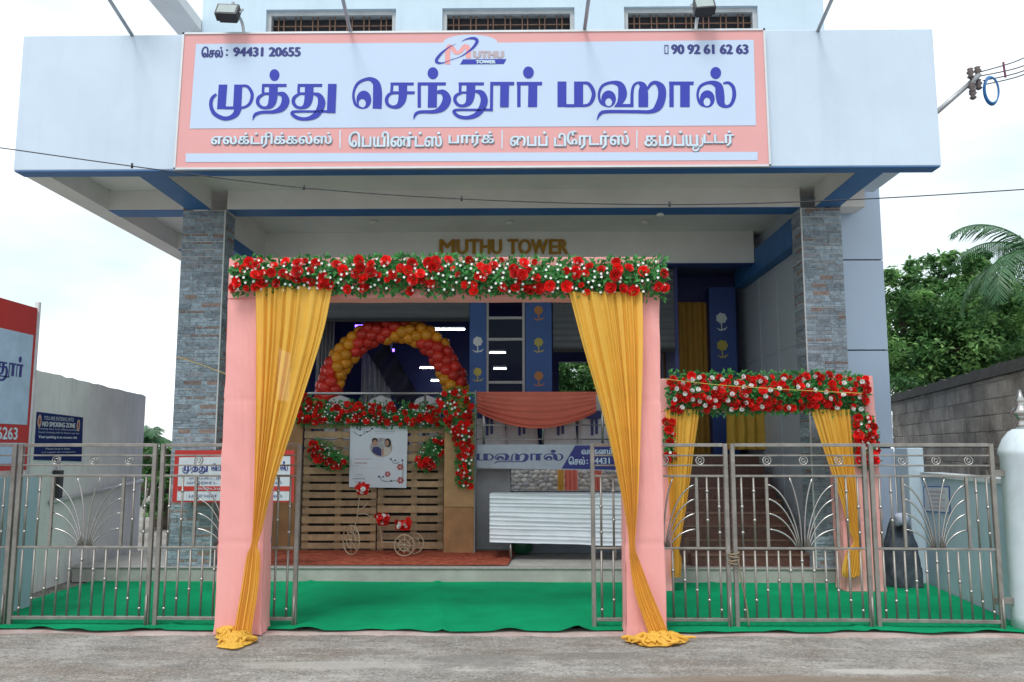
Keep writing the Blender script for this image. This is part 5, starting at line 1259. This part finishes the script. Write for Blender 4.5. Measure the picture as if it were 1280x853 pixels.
def palm(label, base, crown, fl, nf, seed, droop=.55):
    rnd = random.Random(seed); base, crown = Vector(base), Vector(crown); T_ = thing('coconut_palm', label, 'palm', base, group='coconut palms')
    MB().tube(catmull([tuple(base), tuple(base.lerp(crown,.5)+Vector((.15,0,0))), tuple(crown)],6), [.17-.06*i/12 for i in range(13)], 9).build('trunk', bark, T_, smooth=True)
    for k in range(nf):
        az_ = 2*math.pi*k/nf + rnd.uniform(-.25,.25); el = rnd.uniform(-.35, 1.1); L_ = fl*rnd.uniform(.8,1.1)
        hd = Vector((math.cos(az_), math.sin(az_), 0)); pts = []; p = crown.copy(); e = el; n = 16
        for i in range(n+1):
            pts.append(p.copy()); p = p + (hd*math.cos(e) + Vector((0,0,math.sin(e))))*L_/n; e -= droop*3.0/n*(.6+i/n)
        b = MB(); b.tube(pts, [.03-.024*i/n for i in range(n+1)], 5)
        for i in range(2, n+1):
            for m2 in (0,.33,.66):
                if i + m2 > n: continue
                q0 = pts[i-1].lerp(pts[i], m2); tg = (pts[i]-pts[i-1]).normalized(); sd = tg.cross(Vector((0,0,1))); sd = sd.normalized() if sd.length > .05 else Vector((-hd.y,hd.x,0)); up_ = sd.cross(tg)
                ll = fl*.24*math.sin(math.pi*min(1,(i+m2+1.5)/(n+2.2)))**.6
                for sg in (-1,1):
                    dd = (sd*sg*1.0 + tg*.65 - up_*rnd.uniform(.05,.35) - Vector((0,0,rnd.uniform(.1,.5)))).normalized(); w_ = tg*.017
                    b.add([q0-w_, q0+w_, q0+dd*ll*.6+w_*.9-Vector((0,0,.03)), q0+dd*ll-Vector((0,0,ll*.22)), q0+dd*ll*.6-w_*.9-Vector((0,0,.03))], [[0,1,2,4],[4,2,3]])
        b.build('frond', palm_m, T_)
pc = at(1296, 316, 17.5)
palm('coconut palm leaning in at the right edge above the block wall', (pc.x+.6, 17.5, 0), pc, 2.2, 15, 41)
pc = at(182, 555, 24)
palm('small far coconut palm in the gap left of the stone column', (pc.x-.2, 24, 0), pc, 1.5, 13, 42)

# ================================================================== CABLES, LAMPS, RODS
b = MB(); pts = [tuple(at(*p, 8.3)) for p in ((-40,181),(0,185),(165,208),(380,235),(600,250),(840,256),(1060,250),(1280,237),(1330,233))]
b.tube(catmull(pts, 8), .006, 5); 
for px, py in ((165,208),(380,235),(577,249),(837,256)): 
    p = at(px, py, 8.3); b.tube([p+Vector((0,0,.03)), p-Vector((0,0,.02))], .012, 6)
tag(b.build('overhead_cable', wire_m, None, smooth=True, loc=at(640,252,8.3)), 'thin black cable sagging across the front of the hall', 'cable')
yl = mat('yellow_string', (.55,.40,.08), .7)
tag(MB().tube(catmull([tuple(at(*p, 9.6)) for p in ((222,446),(262,460),(283,468))],4), .004, 5).build('string', yl, None, loc=at(250,458,9.6)), 'yellow string tied from the left column to the arch', 'string')
tag(MB().tube(catmull([tuple(at(*p, 9.3)) for p in ((832,474),(905,482),(1000,488),(1078,492))],6), .004, 5).build('string', yl, None, loc=at(950,484,9.3)), 'yellow string stretched across the roses of the smaller arch', 'string')
galv = mat('galvanised_pipe', (.38,.39,.41), .45, metal=.6, var=.15)
def lamp_rod(p0, p1, label):
    a = at(*p0, 9.0); a.z = FZ1 - .02; e = at(*p1, 8.2); v = e - a
    tag(MB().tube([a, a + v*1.0, a + v*1.5], .02, 8).build('stay_rod', galv, None, smooth=True, loc=a), label, 'rod', 'stay rods on the fascia')
lamp_rod((172,43), (135,-3), 'slanting pipe above the left end of the fascia'); lamp_rod((441,41), (428,-3), 'slanting pipe crossing the left upper window')
lamp_rod((729,39), (736,-3), 'slanting pipe beside the middle upper window'); lamp_rod((1018,36), (1041,-3), 'slanting pipe above the right end of the fascia')
def floodlight(arm, head, size, tilt, label):
    a = at(*arm[0], 8.95); a.z = FZ1 - .02; pts = [tuple(a)] + [tuple(at(*q, 8.95 - .12*i)) for i, q in enumerate(arm[1:])]
    hc = at(*head, 8.6); G = thing('floodlight', label, 'lamp', a, group='floodlights above the sign')
    MB().tube(catmull(pts, 5), .018, 8).build('arm', galv, G, smooth=True)
    w_, h_ = size; R_ = Matrix.Rotation(tilt, 3, 'Y') @ Matrix.Rotation(R(-25), 3, 'X')
    ax, ay, az_ = R_ @ Vector((w_/2,0,0)), R_ @ Vector((0,.05,0)), R_ @ Vector((0,0,h_/2))
    hd = MB().obox(hc, ax, ay, az_); hd.obox(hc + ay*1.3, ax*.8, ay*.35, az_*.8); o = hd.build('housing', black_m, G)
    MB().obox(hc - ay*1.04, ax*.84, ay*.05, az_*.78).build('lens', mat('lamp_lens', (.34,.40,.40), .15, var=.1), o)
    MB().tube([hc-ax*1.05, hc-ax*1.05+az_*1.6+ay, hc+ax*1.05+az_*1.6+ay, hc+ax*1.05], .012, 6).build('bracket', galv, G); MB().tube([hc+az_*1.6+ay, Vector(pts[-1])], .014, 6).build('bracket_stem', galv, G)
floodlight([(306,42),(303,30),(297,18),(291,3)], (285,16), (.235,.16), R(3), 'black floodlight on a bent arm before the left upper window')
floodlight([(869,38),(871,25),(876,12),(880,0)], (880,9), (.22,.15), R(-4), 'grey floodlight on a bent arm before the right upper window')
# service bracket with insulators, cables and a blue coil
SP = thing('cable_bracket', 'slanting service pipe with insulators and blue cable coil at the fascia end', 'bracket', at(1172,139,10.5))
e0, e1 = at(1160,150,10.5), at(1224,94,10.5)
MB().tube([e0, e1], .032, 10).build('pipe', galv, SP, smooth=True)
ins = mat('brown_insulator', (.12,.09,.09), .35)
for px, py in ((1213,92),(1222,90),(1215,110),(1223,106),(1216,118)):
    c = at(px, py, 10.5 + (px-1218)*.01); MB().lathe(c, [(.02,-.07),(.045,-.05),(.025,-.02),(.05,.01),(.03,.04),(.04,.06),(.015,.075)], 10).build('insulator', ins, SP, smooth=True)
MB().tube([at(1213,86,10.5), at(1216,121,10.5)], .02, 6).build('crossarm', iron, SP)
cl = MB(); cc = at(1240,113,10.5)
for k in range(3): cl.ring(cc + Vector((k*.006, .02*k, k*.004)), .135+.006*k, .013, (.8,.1,0), (.05,0,1), 24, 6)
cl.v = [Vector((cc.x + (v.x-cc.x)*.72, v.y, cc.z + (v.z-cc.z)*1.28)) for v in cl.v]
cl.build('cable_coil', mat('blue_cable', (.03,.16,.42), .4), SP, smooth=True)
for i, (p0, p1) in enumerate((((1226,90),(1310,58)),((1227,95),(1310,70)),((1229,101),(1310,76)),((1231,106),(1310,80)))):
    a, e = at(*p0, 10.5), at(*p1, 10.5 + 1.0); mid = (a+e)/2 - Vector((0,0,.04)); tag(MB().tube(catmull([tuple(a), tuple(mid), tuple(e)],6), .008, 5).build('service_cable', wire_m, None, smooth=True, loc=a), 'service cable from the insulators, %s of the four' % ('topmost','second','third','lowest')[i], 'cable', 'service cables')
s0, s1 = at(1254,78,10.75), at(1257,97,10.75); MB().tube([s0, s1], .014, 6).build('spacer', mat('maroon_spacer', (.16,.03,.08), .5), SP)
